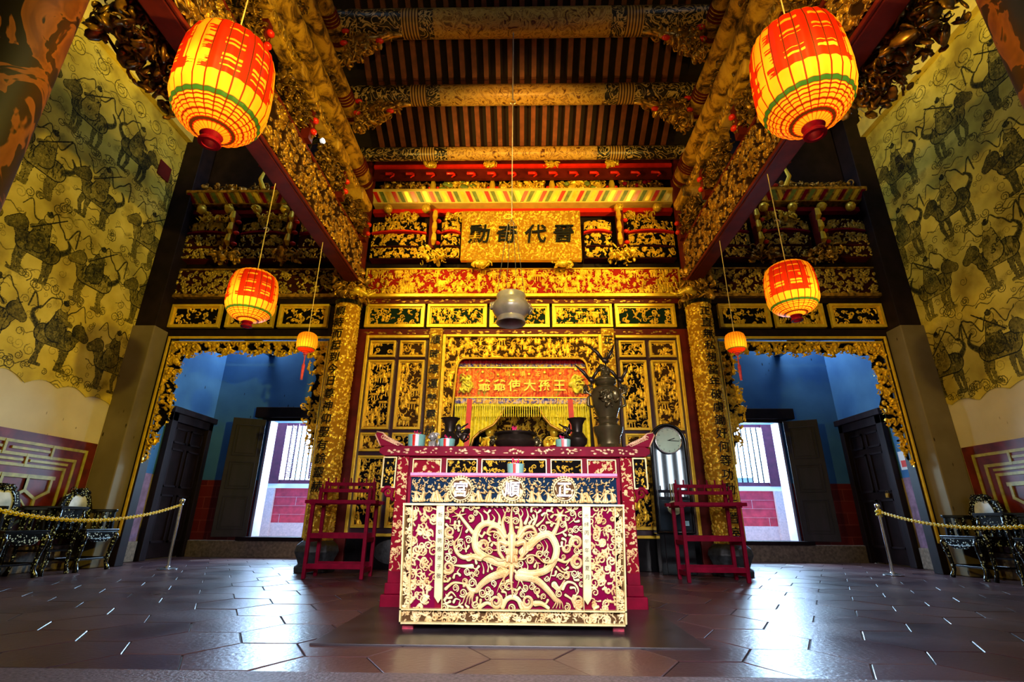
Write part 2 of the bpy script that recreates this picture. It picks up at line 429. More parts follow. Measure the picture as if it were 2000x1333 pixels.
# ---------------------------------------------------------------- the setting: floor
m, nt, b = mat_base('terracotta_tile')
tc = objcoord(nt)
n1 = nd(nt, 'ShaderNodeTexNoise'); n1.inputs['Scale'].default_value = 1.7; n1.inputs['Detail'].default_value = 6; nt.links.new(tc, n1.inputs[0])
n2 = nd(nt, 'ShaderNodeTexNoise'); n2.inputs['Scale'].default_value = 38; n2.inputs['Detail'].default_value = 4; nt.links.new(tc, n2.inputs[0])
at = nd(nt, 'ShaderNodeAttribute', attribute_name='tone')
mm = nd(nt, 'ShaderNodeMath', operation='MULTIPLY_ADD'); nt.links.new(at.outputs['Fac'], mm.inputs[0]); mm.inputs[1].default_value = .5; nt.links.new(n1.outputs[0], mm.inputs[2])
nt.links.new(ramp(nt, mm.outputs[0], [(.35, (.040, .018, .030)), (.75, (.085, .038, .045)), (1, (.12, .06, .06))]), b.inputs['Base Color'])
nt.links.new(ramp(nt, n1.outputs[0], [(.3, (.27, .27, .27)), (.7, (.40, .40, .40))]), b.inputs['Roughness'])
b.inputs['Specular IOR Level'].default_value = .7
bp = nd(nt, 'ShaderNodeBump'); bp.inputs['Strength'].default_value = .35; bp.inputs['Distance'].default_value = .006
nt.links.new(n2.outputs[0], bp.inputs['Height']); nt.links.new(bp.outputs[0], b.inputs['Normal'])
M['tile'] = m
M['grout'] = plain('floor_joint', (.02, .012, .014), .6, 0, .3, 20)
g = MB().box(-6, 6, 2.5, 9.3, -.06, -.008)
fl = struct('floor', g, M['grout'])
rnd = random.Random(11)
v = []; f = []; tone = []
a = .30; hh = a*math.sqrt(3)/2
for i in range(-14, 15):
    for j in range(0, 16):
        cx = i*1.5*a; cy = 2.5+j*2*hh+(hh if i % 2 else 0)
        if cy-hh > 9.25: continue
        n0 = len(v); t = rnd.random(); tx, ty = rnd.uniform(-.006, .006), rnd.uniform(-.006, .006)
        for rad, z in ((a-.004, -.003), (a-.008, 0)):
            for k in range(6):
                an = k*PI/3; px, py = rad*math.cos(an), rad*math.sin(an)
                v.append((min(5.999, max(-5.999, cx+px)), min(9.25, max(2.5, cy+py)), z+(px*tx+py*ty if z == 0 else 0)-.002)); tone.append(t)
        f.append(tuple(n0+6+k for k in range(6)))
        for k in range(6): f.append((n0+k, n0+(k+1) % 6, n0+6+(k+1) % 6, n0+6+k))
mb = MB(); mb.v = v; mb.f = f
ti = struct('floor_tiles', mb, M['tile']); ti.name = 'floor_tiling'
at_ = ti.data.attributes.new('tone', 'FLOAT', 'POINT'); at_.data.foreach_set('value', np.array(tone, dtype=np.float32))
ti.parent = fl
M['kerb'] = plain('worn_grey_granite', (.16, .13, .15), .5, 0, .5, 60, .6)
struct('trim_1', MB().box(-6, 6, -3, 2.495, -.06, 0), M['kerb'])
o = struct('trim_2', MB().box(-1.12, .98, 2.98, 4.62, -.02, .008), plain('dark_slate_slab', (.035, .028, .034), .3, 0, .4, 5), bevel=.003)

# ---------------------------------------------------------------- side walls with ink murals and glazed dado
rnd = random.Random(5)
def blotch(Hh, x, y, s): cap(Hh, x, y, x+.1, y, s, s, 1, False)
def mural(seed):
    """ink painting: riders on beasts in rows, each over curling clouds; value = darkness of the ink"""
    global rnd
    rnd = random.Random(seed); nx, ny = 766, 800
    F = np.zeros((ny, nx)); L = np.zeros((ny, nx))           # F wash, L line
    Q = np.zeros((ny, nx))
    def shape(parts, tone):
        S = np.zeros((ny, nx))
        for p in parts: cap(S, *p, 1.0, False, 1.0)
        bx = S > 0.001
        edge = (S > .001) & (S < .16)
        F[bx] = np.maximum(F[bx]*.3, tone); L[bx] *= .25; L[edge] = np.maximum(L[edge], .85)
    def beast(cx, cy, s, d):
        for k in range(9):                                    # clouds under the feet
            X, Y = cx+rnd.uniform(-.9, .9)*s, cy-.78*s+rnd.uniform(-.12, .1)*s
            curl(L, X, Y, s*rnd.uniform(.08, .16), rnd.uniform(0, 6), rnd.choice((-1, 1)), 1.0, .55, 1.6, False, 14)
        pts = [(cx-d*.9*s, cy+.5*s)]                          # floating ribbon
        for k in range(44): pts.append((pts[-1][0]+d*s*.036, cy+.80*s+math.sin(k*.31+cx)*s*.20+math.sin(k*.7)*s*.06))
        path(L, pts, 2.0, 1.2, .6, False); tone = rnd.uniform(.28, .5)
        for q in (-.40, -.27, .27, .40):                      # legs with a knee
            k = rnd.uniform(-.1, .1)*s; x0 = cx+q*s
            shape([(x0, cy-.1*s, x0+k, cy-.45*s, .10*s, .065*s), (x0+k, cy-.45*s, x0+k*.2-d*.03*s, cy-.76*s, .06*s, .045*s), (x0+k*.2, cy-.76*s, x0+k*.2+d*.1*s, cy-.77*s, .05*s, .04*s)], tone+.1)
        shape([(cx-.33*s, cy, cx+.33*s, cy+.02*s, .25*s, .27*s), (cx+d*.4*s, cy+.05*s, cx+d*.62*s, cy+.30*s, .17*s, .13*s)], tone)
        shape([(cx+d*.58*s, cy+.36*s, cx+d*.80*s, cy+.24*s, .20*s, .12*s), (cx+d*.6*s, cy+.45*s, cx+d*.55*s, cy+.62*s, .04*s, .02*s)], tone+.08)
        path(L, [(cx-d*(.5+.25*math.sin(q*.3))*s, cy+(.1+.055*q)*s) for q in range(10)], .10*s, .03*s, .6, False)
        for k in range(44):                                   # hair, scales and stripes
            X, Y = cx+rnd.uniform(-.5, .5)*s, cy+rnd.uniform(-.2, .22)*s; a = rnd.uniform(1, 2)
            path(L, [(X, Y), (X+.08*s*math.cos(a), Y+.12*s*math.sin(a))], 1.1, .6, .8, False)
        shape([(cx-.05*s, cy+.15*s, cx-.02*s, cy+.6*s, .29*s, .17*s), (cx, cy+.25*s, cx+d*.22*s, cy-.1*s, .12*s, .08*s)], rnd.uniform(.2, .5))
        shape([(cx-.1*s, cy+.5*s, cx+d*.3*s, cy+.42*s, .09*s, .06*s)], rnd.uniform(.2, .4))
        shape([(cx, cy+.80*s, cx+.01*s, cy+.84*s, .12*s, .12*s)], .12)
        shape([(cx, cy+.94*s, cx+.01*s, cy+.97*s, .09*s, .05*s)], .75)
        for k in range(8):
            a = rnd.uniform(0, 6); curl(L, cx+rnd.uniform(-.2, .2)*s, cy+rnd.uniform(.1, .6)*s, .07*s, a, 1, 1.0, .8, .7, False, 8)
        if rnd.random() < .6: path(L, [(cx+d*.3*s, cy+.4*s), (cx-d*.45*s, cy+1.05*s)], 1.6, 1.3, .9, False)
        for k in range(4): blotch(Q, cx+rnd.uniform(-.5, .5)*s, cy+rnd.uniform(-.1, .6)*s, .3*s)
    for r in range(4):
        for c in range(5):
            beast(75+c*150+(50 if r % 2 else 0)+rnd.uniform(-10, 10), 118+r*168+rnd.uniform(-8, 8), 82, rnd.choice((-1, 1)))
    for k in range(620):
        x, y = rnd.uniform(0, nx), rnd.uniform(0, ny)
        if F[min(ny-1, int(y)), min(nx-1, int(x))] > .05: continue
        if rnd.random() < .6: curl(L, x, y, rnd.uniform(5, 13), rnd.uniform(0, 6), rnd.choice((-1, 1)), .9, rnd.uniform(.25, .5), 1.4, False, 12)
        else: path(L, [(x+q*7, y+math.sin(q*1.2+k)*5) for q in range(8)], 1.3, .6, rnd.uniform(.3, .6), False)
    for k in range(200): x, y = rnd.uniform(0, nx), rnd.uniform(0, ny); cap(F, x, y, x+rnd.uniform(-20, 20), y+8, rnd.uniform(8, 22), rnd.uniform(5, 12), rnd.uniform(.08, .22), False, 1.0)
    for c in range(12): curl(L, 60+c*60, 745+rnd.uniform(-15, 15), 22, rnd.uniform(0, 6), 1, 1.2, .5, 1.9, False, 24)
    return np.clip(np.maximum(F*1.15*(.7+.3*Q), L), 0, 1)
def mural_mat():
    m, nt, b = mat_base('ink_mural_on_plaster')
    tc = objcoord(nt)
    at = nd(nt, 'ShaderNodeAttribute', attribute_name='relief')
    n = nd(nt, 'ShaderNodeTexNoise'); n.inputs['Scale'].default_value = 26; n.inputs['Detail'].default_value = 7; n.inputs['Distortion'].default_value = 1.2; nt.links.new(tc, n.inputs[0])
    n2 = nd(nt, 'ShaderNodeTexNoise'); n2.inputs['Scale'].default_value = 2.0; n2.inputs['Detail'].default_value = 6; nt.links.new(tc, n2.inputs[0])
    a1 = nd(nt, 'ShaderNodeMath', operation='SUBTRACT'); nt.links.new(n.outputs[0], a1.inputs[0]); a1.inputs[1].default_value = .5
    a2 = nd(nt, 'ShaderNodeMath', operation='MULTIPLY'); nt.links.new(a1.outputs[0], a2.inputs[0]); nt.links.new(at.outputs['Fac'], a2.inputs[1])
    a3 = nd(nt, 'ShaderNodeMath', operation='MULTIPLY_ADD'); nt.links.new(a2.outputs[0], a3.inputs[0]); a3.inputs[1].default_value = 2.2; nt.links.new(at.outputs['Fac'], a3.inputs[2])
    base = ramp(nt, n2.outputs[0], [(.3, (.30, .20, .020)), (.5, (.56, .41, .045)), (.7, (.74, .56, .09))])
    ink = ramp(nt, a3.outputs[0], [(.04, (1, 1, 1)), (.28, (.34, .34, .30)), (.5, (.09, .10, .08)), (.75, (.010, .011, .009))])
    mx = nd(nt, 'ShaderNodeMix', data_type='RGBA', blend_type='MULTIPLY'); mx.inputs[0].default_value = 1
    nt.links.new(base, mx.inputs[6]); nt.links.new(ink, mx.inputs[7]); nt.links.new(mx.outputs[2], b.inputs['Base Color'])
    b.inputs['Roughness'].default_value = .8; b.inputs['Specular IOR Level'].default_value = .2
    return m
M['mural'] = mural_mat()
def plaster(name, c0, c1, spots=True):
    m, nt, b = mat_base(name); tc = objcoord(nt)
    n2 = nd(nt, 'ShaderNodeTexNoise'); n2.inputs['Scale'].default_value = 1.6; n2.inputs['Detail'].default_value = 7; nt.links.new(tc, n2.inputs[0])
    base = ramp(nt, n2.outputs[0], [(.3, c0), (.7, c1)])
    mp = nd(nt, 'ShaderNodeMapping'); mp.inputs['Scale'].default_value = (1, 1, .35); nt.links.new(tc, mp.inputs[0])
    vo = nd(nt, 'ShaderNodeTexVoronoi'); vo.inputs['Scale'].default_value = 9; vo.inputs['Randomness'].default_value = 1; nt.links.new(mp.outputs[0], vo.inputs[0])
    sp = ramp(nt, vo.outputs['Distance'], [(.07, (.12, .09, .06)), (.12, (1, 1, 1))])
    n3 = nd(nt, 'ShaderNodeTexNoise'); n3.inputs['Scale'].default_value = 2.5; nt.links.new(tc, n3.inputs[0])
    gate = ramp(nt, n3.outputs[0], [(.52, (0, 0, 0)), (.56, (1, 1, 1))])
    mx = nd(nt, 'ShaderNodeMix', data_type='RGBA', blend_type='MULTIPLY')
    nt.links.new(gate, mx.inputs[0]); nt.links.new(base, mx.inputs[6]); nt.links.new(sp, mx.inputs[7]); nt.links.new(mx.outputs[2], b.inputs['Base Color'])
    b.inputs['Roughness'].default_value = .85; b.inputs['Specular IOR Level'].default_value = .2
    return m
M['cream'] = plaster('cream_plaster', (.50, .42, .30), (.66, .57, .43))
M['blueplaster'] = plaster('blue_limewash', (.035, .13, .32), (.07, .22, .46))
M['pilaster'] = plaster('sandstone_pilaster', (.13, .10, .055), (.21, .165, .10))
M['bandyel'] = plain('yellow_painted_cornice', (.85, .62, .12), .5, 0, .12, 8)
M['dadored'] = plain('glazed_red_tile', (.12, .012, .012), .35, 0, .5, 7)
M['dadogold'] = plain('glazed_ochre_strip', (.36, .33, .07), .4, 0, .3, 14)
for s, nm in ((-1, 'left'), (1, 'right')):
    X = s*6.0
    wl = struct('wall_'+nm, MB().box(X, X+s*.25, -3, 10.9, -.06, 8.6), M['cream'])
    # ragged lower border of the painted cloud bank
    H = mural(21 if s < 0 else 22)
    def keepm(U, V, H): return (V*5.0 > .12+.07*np.abs(np.sin(U*34))+.05*np.abs(np.sin(U*13+1)))
    pm = surf('mural', H, lambda U, V, D, X=X, s=s: (X-s*.012+0*U, 2.6+4.75*(U if s < 0 else 1-U), 2.02+4.98*V), M['mural'], wl, 0, keepm)
    # yellow cornice with a zigzag of carved leaves above
    struct('yellow_cornice', MB().box(X-s*.002, X-s*.10, -2, 7.35, 6.96, 7.24), M['bandyel'], parent=wl)
    mb = MB()
    for k in range(52):
        y = 2.0+k*.104; mb.prismx([(y, 7.30), (y+.07, 7.34), (y+.13, 7.47), (y+.09, 7.52), (y+.02, 7.40)], X-s*.03, X-s*.002)
    struct('carved_leaves', mb, M['bandyel'], parent=wl)
    # dado: red glazed field, ochre meander and lattice strips
    mb = MB().box(X-s*.002, X-s*.03, 1.0, 6.95, .30, 1.60); dd = struct('dado', mb, M['dadored'], parent=wl)
    cnt = [0]
    mb = MB()
    def sy(y0, z0, y1, z1, w=.045):
        cnt[0] += 1; xs0, xs1 = X-s*.028, X-s*(.040+.0004*(cnt[0] % 29))
        q = Vector((0, y1-y0, z1-z0)).normalized()*w/2; p = Vector((0, -q.z, q.y))
        a_, b_ = Vector((0, y0, z0))-q, Vector((0, y1, z1))+q
        mb.prismx([((a_+p).y, (a_+p).z), ((b_+p).y, (b_+p).z), ((b_-p).y, (b_-p).z), ((a_-p).y, (a_-p).z)], xs0, xs1)
    for z in (1.47, 1.33, 1.21): sy(1.1, z, 6.80-(1.47-z), z, .035)
    for k, y in enumerate((6.80, 6.66, 6.54)): sy(y, 1.47-.14*k+(.02 if k == 2 else 0), y, .32, .035)
    for k in range(10):
        y = 6.3-k*.62; sy(y, 1.33, y, 1.47, .03); sy(y-.31, 1.21, y-.31, 1.33, .03); sy(y-.05, 1.40, y-.52, 1.40, .03); sy(y+.25, 1.27, y-.25, 1.27, .03)
    sy(1.1, 1.09, 6.42, 1.09)
    ha = .185; hw = ha*math.sqrt(3)/2         # honeycomb of glazed strips with a lozenge in every second cell
    for r in range(3):
        for k in range(16):
            yc_ = 6.24-k*2*hw-(hw if r % 2 else 0); zc_ = 1.02-r*1.5*ha
            if yc_ < 1.3: continue
            P6 = [(yc_+ha*math.sin(q*PI/3), zc_+ha*math.cos(q*PI/3)) for q in range(6)]
            for q in (0, 1, 2, 3, 4, 5) if r == 0 else (1, 2, 3, 4) if r < 2 else (1, 2):
                (ya, za), (yb, zb) = P6[q], P6[(q+1) % 6]
                if max(za, zb) > 1.10:
                    if min(za, zb) > 1.08: continue
                    f_ = (1.09-min(za, zb))/abs(za-zb) if abs(za-zb) > 1e-6 else 1
                    if za > zb: ya, za = yb+(ya-yb)*f_, 1.09
                    else: yb, zb = ya+(yb-ya)*f_, 1.09
                if min(za, zb) < .40: continue
                sy(ya, za, yb, zb, .034)
            if k % 2 == 0 and r == 1:
                for q in range(4): sy(yc_+.075*math.cos(q*PI/2), zc_+.075*math.sin(q*PI/2), yc_+.075*math.cos((q+1)*PI/2), zc_+.075*math.sin((q+1)*PI/2), .018)
    sy(1.1, .42, 6.42, .42)
    struct('dado_lattice', mb, M['dadogold'], parent=wl)
    # stone pilaster at the end of the wall
    struct('pilaster', MB().box(X-s*.002, X-s*.36, 6.98, 7.34, 0, 3.42), M['pilaster'], parent=wl, bevel=.015)
    struct('corner_post', MB().box(X-s*.002, X-s*.33, 7.02, 7.34, 3.43, 7.95), M['darkwood'], parent=wl, bevel=.01)
    # low stone ledge along the foot of the wall
    struct('baseboard_'+nm, MB().box(X-s*.001, X-s*.07, 1.0, 8.15, 0, .29), M['stone'], parent=None, bevel=.01)
    # porch bay behind the gate: blue limewash over red brick dado
    struct('blue_plaster', MB().box(X-s*.001, X-s*.02, 7.36, 9.45, 1.30, 5.2), M['blueplaster'], parent=wl)

# red brick dado material with joints
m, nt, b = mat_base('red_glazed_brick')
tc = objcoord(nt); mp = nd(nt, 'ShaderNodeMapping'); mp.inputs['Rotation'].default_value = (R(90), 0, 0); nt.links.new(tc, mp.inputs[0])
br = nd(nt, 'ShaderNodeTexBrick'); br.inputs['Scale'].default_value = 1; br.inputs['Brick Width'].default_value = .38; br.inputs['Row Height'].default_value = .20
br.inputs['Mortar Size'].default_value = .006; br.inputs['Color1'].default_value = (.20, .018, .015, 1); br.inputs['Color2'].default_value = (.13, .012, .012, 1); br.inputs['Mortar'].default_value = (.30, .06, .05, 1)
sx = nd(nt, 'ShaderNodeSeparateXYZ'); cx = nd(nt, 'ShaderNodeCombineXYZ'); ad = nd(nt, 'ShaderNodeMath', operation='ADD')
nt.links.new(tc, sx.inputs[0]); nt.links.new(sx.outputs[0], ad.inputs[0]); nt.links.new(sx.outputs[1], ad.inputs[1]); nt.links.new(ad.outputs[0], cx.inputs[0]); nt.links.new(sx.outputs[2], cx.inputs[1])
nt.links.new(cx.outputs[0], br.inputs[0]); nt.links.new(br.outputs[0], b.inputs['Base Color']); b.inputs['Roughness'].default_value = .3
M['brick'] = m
M['leaf_door'] = plain('charred_dark_door_wood', (.014, .008, .012), .5, 0, .5, 9, .2, .25, (1, 1, .2))

M['lilacwhite'] = plain('lilac_white_paint', (.62, .58, .74), .5, 0, .1, 8)
# back wall with its two doorways (x 3.85-4.87), stone base, sill
YB = 9.45
mb = MB().box(-6, -4.87, YB, YB+.25, 0, 5.2).box(-3.85, -2.2, YB, YB+.25, 0, 5.2).box(-4.87, -3.85, YB, YB+.25, 2.42, 5.2).box(2.2, 3.85, YB, YB+.25, 0, 5.2).box(3.85, 4.87, YB, YB+.25, 2.42, 5.2).box(4.87, 6, YB, YB+.25, 0, 5.2)
wb = struct('wall_back', mb, M['blueplaster'])
for s in (-1, 1):
    struct('brick_dado', MB().box(s*4.9, s*5.98, YB-.02, YB+.0, .27, 1.30), M['brick'], parent=wb)
    struct('brick_dado', MB().box(s*5.97, s*5.999, 9.36, YB-.02, .27, 1.30), M['brick'], parent=wb)
    struct('stone_base', MB().box(s*2.2, s*5.98, YB-.16, YB+.25, -.01, .27), M['stone'], parent=wb, bevel=.012)
    struct('door_sill', MB().box(s*3.7, s*5.0, YB-.24, YB+.26, .27, .33), M['darkwood'], parent=wb, bevel=.006)
    struct('lintel', MB().box(s*3.55, s*5.12, YB-.12, YB-.001, 2.46, 2.66).box(s*3.7, s*4.98, YB-.07, YB-.001, 2.40, 2.47), M['darkwood'], parent=wb, bevel=.01)
    struct('door_jamb', MB().box(s*4.83, s*4.869, YB-.03, YB+.25, .33, 2.42), M['lilacwhite'], parent=wb)
    # horizontal scored line and ceiling of the porch
    struct('ceiling_'+('left' if s < 0 else 'right')+'_porch', MB().box(s*2.2, s*6.2, 7.5, YB+.3, 5.2, 5.3), M['darkwood'])
    struct('roof_beam', MB().box(s*5.0, s*5.12, 7.6, YB, 3.72, 3.86), M['black'], parent=wb)
# open folded leaf of each rear door, standing ajar into the hall
def panel_leaf(name, hinge, ang, wdt, z0, z1, mat, label, rows, side=1):
    t = thing(name, (hinge[0], hinge[1], z0), label, 'door')
    L = MB().box(0, wdt, -.02, .02, 0, z1-z0)
    obj('door_board', L, mat, t, local=True, bevel=.004)
    for a0, a1 in rows:
        p = MB().frame(.07, wdt-.07, a0, a1, .02, -.034, -.02).box(.12, wdt-.12, -.03, -.02, a0+.05, a1-.05)
        p.frame(.07, wdt-.07, a0, a1, .02, .02, .034).box(.12, wdt-.12, .02, .03, a0+.05, a1-.05)
        obj('raised_panel', p, mat, t, local=True, bevel=.004)
    t.rotation_euler = (0, 0, ang)
    return t
panel_leaf('door_leaf', (-4.86, 9.30), R(207), .55, .33, 2.40, M['leaf_door'], 'tall dark three-panel door leaf folded open beside the left rear doorway', [(.12, .68), (.80, 1.28), (1.38, 1.95)])
panel_leaf('door_leaf', (4.86, 9.30), R(-27), .55, .33, 2.40, M['leaf_door'], 'tall dark three-panel door leaf folded open beside the right rear doorway', [(.12, .68), (.80, 1.28), (1.38, 1.95)])

# side doorways near the rear corners: dark frames on the side walls
for s in (-1, 1):
    nm = 'left' if s < 0 else 'right'
    X = s*5.98
    d = struct('door_'+('1' if s < 0 else '2'), MB().box(X, X-s*.10, 8.20, 8.34, .0, 2.32).box(X, X-s*.10, 9.22, 9.34, .0, 2.32).box(X, X-s*.10, 8.20, 9.34, 2.18, 2.32).box(X, X-s*.14, 8.15, 9.38, 2.32, 2.42), M['leaf_door'], bevel=.008)
    struct('door_board', MB().box(X, X-s*.03, 8.34, 9.22, .02, 2.18), M['darkwood'], parent=d)
    mb = MB()
    for z0, z1 in ((.25, 1.0), (1.12, 1.75), (1.84, 2.1)):
        for y0 in (8.40, 8.83):
            for q in (MB(),):
                mb.box(X-s*.03, X-s*.055, y0, y0+.03, z0, z1).box(X-s*.03, X-s*.055, y0+.31, y0+.34, z0, z1).box(X-s*.03, X-s*.055, y0, y0+.34, z0, z0+.03).box(X-s*.03, X-s*.055, y0, y0+.34, z1-.03, z1)
    struct('door_rails', mb, M['leaf_door'], parent=d)
    struct('side_dado', MB().box(X, X-s*.02, 7.36, 8.14, .29, 1.30), plain('mauve_plaster', (.22, .12, .20), .7, 0, .4, 12), parent=None).name = 'trim_'+('3' if s < 0 else '4')  # mottled mauve plaster colour
    if s > 0:
        t = thing('padlock', (X-s*.07, 8.50, 1.1), 'small brass padlock on the dark side door at right', 'padlock')
        obj('lock_body', MB().box(X-s*.05, X-s*.085, 8.47, 8.53, 1.02, 1.09), M['gold_dull'], t, bevel=.005)
        obj('shackle', MB().tube([(X-s*.065, 8.48, 1.09), (X-s*.065, 8.48, 1.13), (X-s*.065, 8.52, 1.13), (X-s*.065, 8.52, 1.09)], .005, 6), M['steel'], t)
        obj('hasp', MB().box(X-s*.03, X-s*.06, 8.30, 8.56, 1.13, 1.16), M['darkwood'], t)
        t = obj('paper_notice', MB().box(X-s*.002, X-s*.006, 7.98, 8.14, 1.42, 1.70), M['white']); tagm(t, 'small white paper notice pasted on the wall beside the right side door', 'notice')
        obj('red_print', MB().box(X-s*.006, X-s*.008, 8.01, 8.11, 1.46, 1.56), M['redbright'], t)

# the rear yard seen through the doors
YW2 = 10.75
M['yardred'] = plain('yard_red_brickwork', (.55, .035, .05), .6, 0, .25, 10)  # saturated red of the yard brickwork
M['yardstone'] = plain('pinkish_stone', (.62, .47, .42), .7, 0, .15, 30)
M['yardwall'] = plain('white_limewash', (.85, .85, .88), .6, 0, .05, 8)
M['winwood'] = plain('maroon_window_wood', (.10, .012, .03), .5, 0, .3, 10)
for s in (-1, 1):
    nm = 'left' if s < 0 else 'right'
    struct('trim_'+('5' if s < 0 else '6'), MB().box(s*2.6, s*7.0, YB+.26, YW2+.2, .18, .24), M['yardstone'])
    wy = struct('wall_yard_'+nm, MB().box(s*2.6, s*7, YW2, YW2+.15, .2, .56), M['yardstone'])
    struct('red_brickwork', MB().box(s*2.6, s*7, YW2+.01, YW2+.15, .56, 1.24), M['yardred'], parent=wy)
    jb = MB()
    for k in range(3): jb.box(s*2.6, s*7, YW2, YW2+.02, .72+k*.17, .724+k*.17)
    for k in range(12): jb.box(s*(3.2+k*.3), s*(3.204+k*.3), YW2, YW2+.02, .56+(k % 3)*.17, .72+(k % 3)*.17)
    struct('brick_joints', jb, M['yardstone'], parent=wy)
    struct('sill_band', MB().box(s*2.6, s*7, YW2-.03, YW2+.15, 1.24, 1.33), M['yardwall'], parent=wy)
    struct('wall_pier', MB().box(s*5.16, s*5.32, YW2-.06, YW2, .2, 1.24), M['yardstone'], parent=wy)
    struct('wall_infill', MB().box(s*5.45, s*7, YW2, YW2+.15, 1.33, 3.2), M['yardwall'], parent=wy)
    wn = struct('window_'+('1' if s < 0 else '2'), MB().box(s*5.12, s*5.42, YW2-.04, YW2+.1, 1.33, 3.2).box(s*2.6, s*5.2, YW2, YW2+.1, 1.33, 1.41).box(s*2.6, s*5.2, YW2, YW2+.1, 2.55, 2.66).box(s*4.00, s*4.06, YW2, YW2+.1, 1.33, 3.2), M['winwood'])
    mb = MB()
    for k in range(9): mb.tube([(s*(4.16+k*.11), YW2+.05, 1.4), (s*(4.16+k*.11), YW2+.05, 2.56)], .015, 6)
    struct('window_bars', mb, M['black'], parent=wn)
    mb = MB()
    if s < 0:
        for k in range(30):
            z = 1.46+k*.036; mb.bar((-4.95, YW2-.10, z), (-4.78, YW2-.22, z), .03, .006, (0, -.7, .7))
        mb.box(-4.97, -4.95, YW2-.12, YW2-.09, 1.42, 2.56).box(-4.79, -4.77, YW2-.24, YW2-.20, 1.42, 2.56)
        for k in range(30):
            z = 1.46+k*.036; mb.bar((-4.45, YW2-.10, z), (-4.30, YW2-.2, z), .03, .006, (0, -.7, .7))
        mb.box(-4.47, -4.44, YW2-.12, YW2-.09, 1.42, 2.56)
        struct('louvred_shutter', mb, M['winwood'], parent=wn)
    else:
        t = obj('yard_bench', MB().box(3.6, 4.9, YW2+.2, YW2+.4, .0, 1.52), plain('pale_green_paint', (.35, .6, .5), .5)); tagm(t, 'pale green parapet glimpsed beyond the barred window through the right rear doorway', 'parapet')
        t.name = 'garden_parapet'

# ---------------------------------------------------------------- roof: boards, rafters, purlins
PUR = [(6.6, 6.30, .11), (5.75, 6.66, .15), (5.0, 7.18, .19), (4.1, 7.85, .19), (2.9, 8.5, .19)]
prof = [(7.5, 6.12), (6.6, 6.50), (5.75, 6.92), (5.0, 7.48), (4.1, 8.16), (2.9, 8.85), (1.4, 8.2), (-3, 6.4)]
M['roofboard'] = plain('smoke_blackened_boards', (.014, .006, .004), .8, 0, .3, 8)
M['rafter'] = plain('red_brown_rafter', (.20, .055, .02), .55, 0, .3, 9, .2)
mb = MB()
for (y0, z0), (y1, z1) in zip(prof, prof[1:]): mb.prismx([(y0, z0+.09), (y1, z1+.09), (y1, z1+.15), (y0, z0+.15)], -2.9, 2.9)
cl = struct('ceiling', mb, M['roofboard'])
for s in (-1, 1): struct('aisle_roof', MB().box(s*2.86, s*6.25, -3, 7.5, 7.95, 8.05), M['roofboard'], parent=cl)
r0 = None
for k in range(27):
    x = -2.34+k*.18
    mb = MB()
    pts = [(x, y, z+.05) for y, z in [(6.86, 6.40)]+prof[1:6]]
    for p, q in zip(pts, pts[1:]): mb.bar(p, q, .07, .075)
    o = obj('roof_rafter', mb, M['rafter']); tagm(o, 'straight red-brown rafter running up the dark underside of the centre roof', 'rafter', 'rafters of the centre roof')
struct('wall_front', MB().box(-6.25, -2.6, -3.1, -3, -.06, 8).box(2.6, 6.25, -3.1, -3, -.06, 8).box(-2.6, 2.6, -3.1, -3, 3.0, 8).box(-2.6, 2.6, -3.1, -3, -.06, 3.0), M['darkwood'])
# painted purlins: gilt scroll ends, banded collars, figured middle
m, nt, b = mat_base('painted_purlin')
tc = objcoord(nt); sx = nd(nt, 'ShaderNodeSeparateXYZ'); nt.links.new(tc, sx.inputs[0])
ab = nd(nt, 'ShaderNodeMath', operation='ABSOLUTE'); nt.links.new(sx.outputs[0], ab.inputs[0])
n = nd(nt, 'ShaderNodeTexNoise'); n.inputs['Scale'].default_value = 5.5; n.inputs['Detail'].default_value = 1.5; n.inputs['Distortion'].default_value = 3.0; nt.links.new(tc, n.inputs[0])
scr = ramp(nt, n.outputs[0], [(.44, (.012, .010, .006)), (.46, (.60, .42, .14)), (.52, (.60, .42, .14)), (.54, (.012, .010, .006))])
n2 = nd(nt, 'ShaderNodeTexNoise'); n2.inputs['Scale'].default_value = 7; n2.inputs['Detail'].default_value = 6; n2.inputs['Distortion'].default_value = 2.0; nt.links.new(tc, n2.inputs[0])
mid = ramp(nt, n2.outputs[0], [(.36, (.10, .03, .008)), (.44, (.55, .32, .06)), (.52, (.62, .40, .10)), (.58, (.22, .10, .02)), (.66, (.6, .36, .09))])
wv = nd(nt, 'ShaderNodeTexWave'); wv.inputs['Scale'].default_value = 7.5; nt.links.new(tc, wv.inputs[0])
col = ramp(nt, wv.outputs[0], [(.35, (.05, .02, .008)), (.55, (.55, .33, .08))])
f1 = ramp(nt, ab.outputs[0], [(.0, (0,0,0)), (1, (1,1,1))])
def step(x, t):
    q = nd(nt, 'ShaderNodeMath', operation='GREATER_THAN'); nt.links.new(x, q.inputs[0]); q.inputs[1].default_value = t; return q.outputs[0]
mx = nd(nt, 'ShaderNodeMix', data_type='RGBA'); nt.links.new(step(ab.outputs[0], 1.42), mx.inputs[0]); nt.links.new(mid, mx.inputs[6]); nt.links.new(col, mx.inputs[7])
mx2 = nd(nt, 'ShaderNodeMix', data_type='RGBA'); nt.links.new(step(ab.outputs[0], 1.66), mx2.inputs[0]); nt.links.new(mx.outputs[2], mx2.inputs[6]); nt.links.new(scr, mx2.inputs[7])
mx3 = nd(nt, 'ShaderNodeMix', data_type='RGBA'); nt.links.new(step(ab.outputs[0], 1.22), mx3.inputs[0]); nt.links.new(mid, mx3.inputs[6]); nt.links.new(scr, mx3.inputs[7])
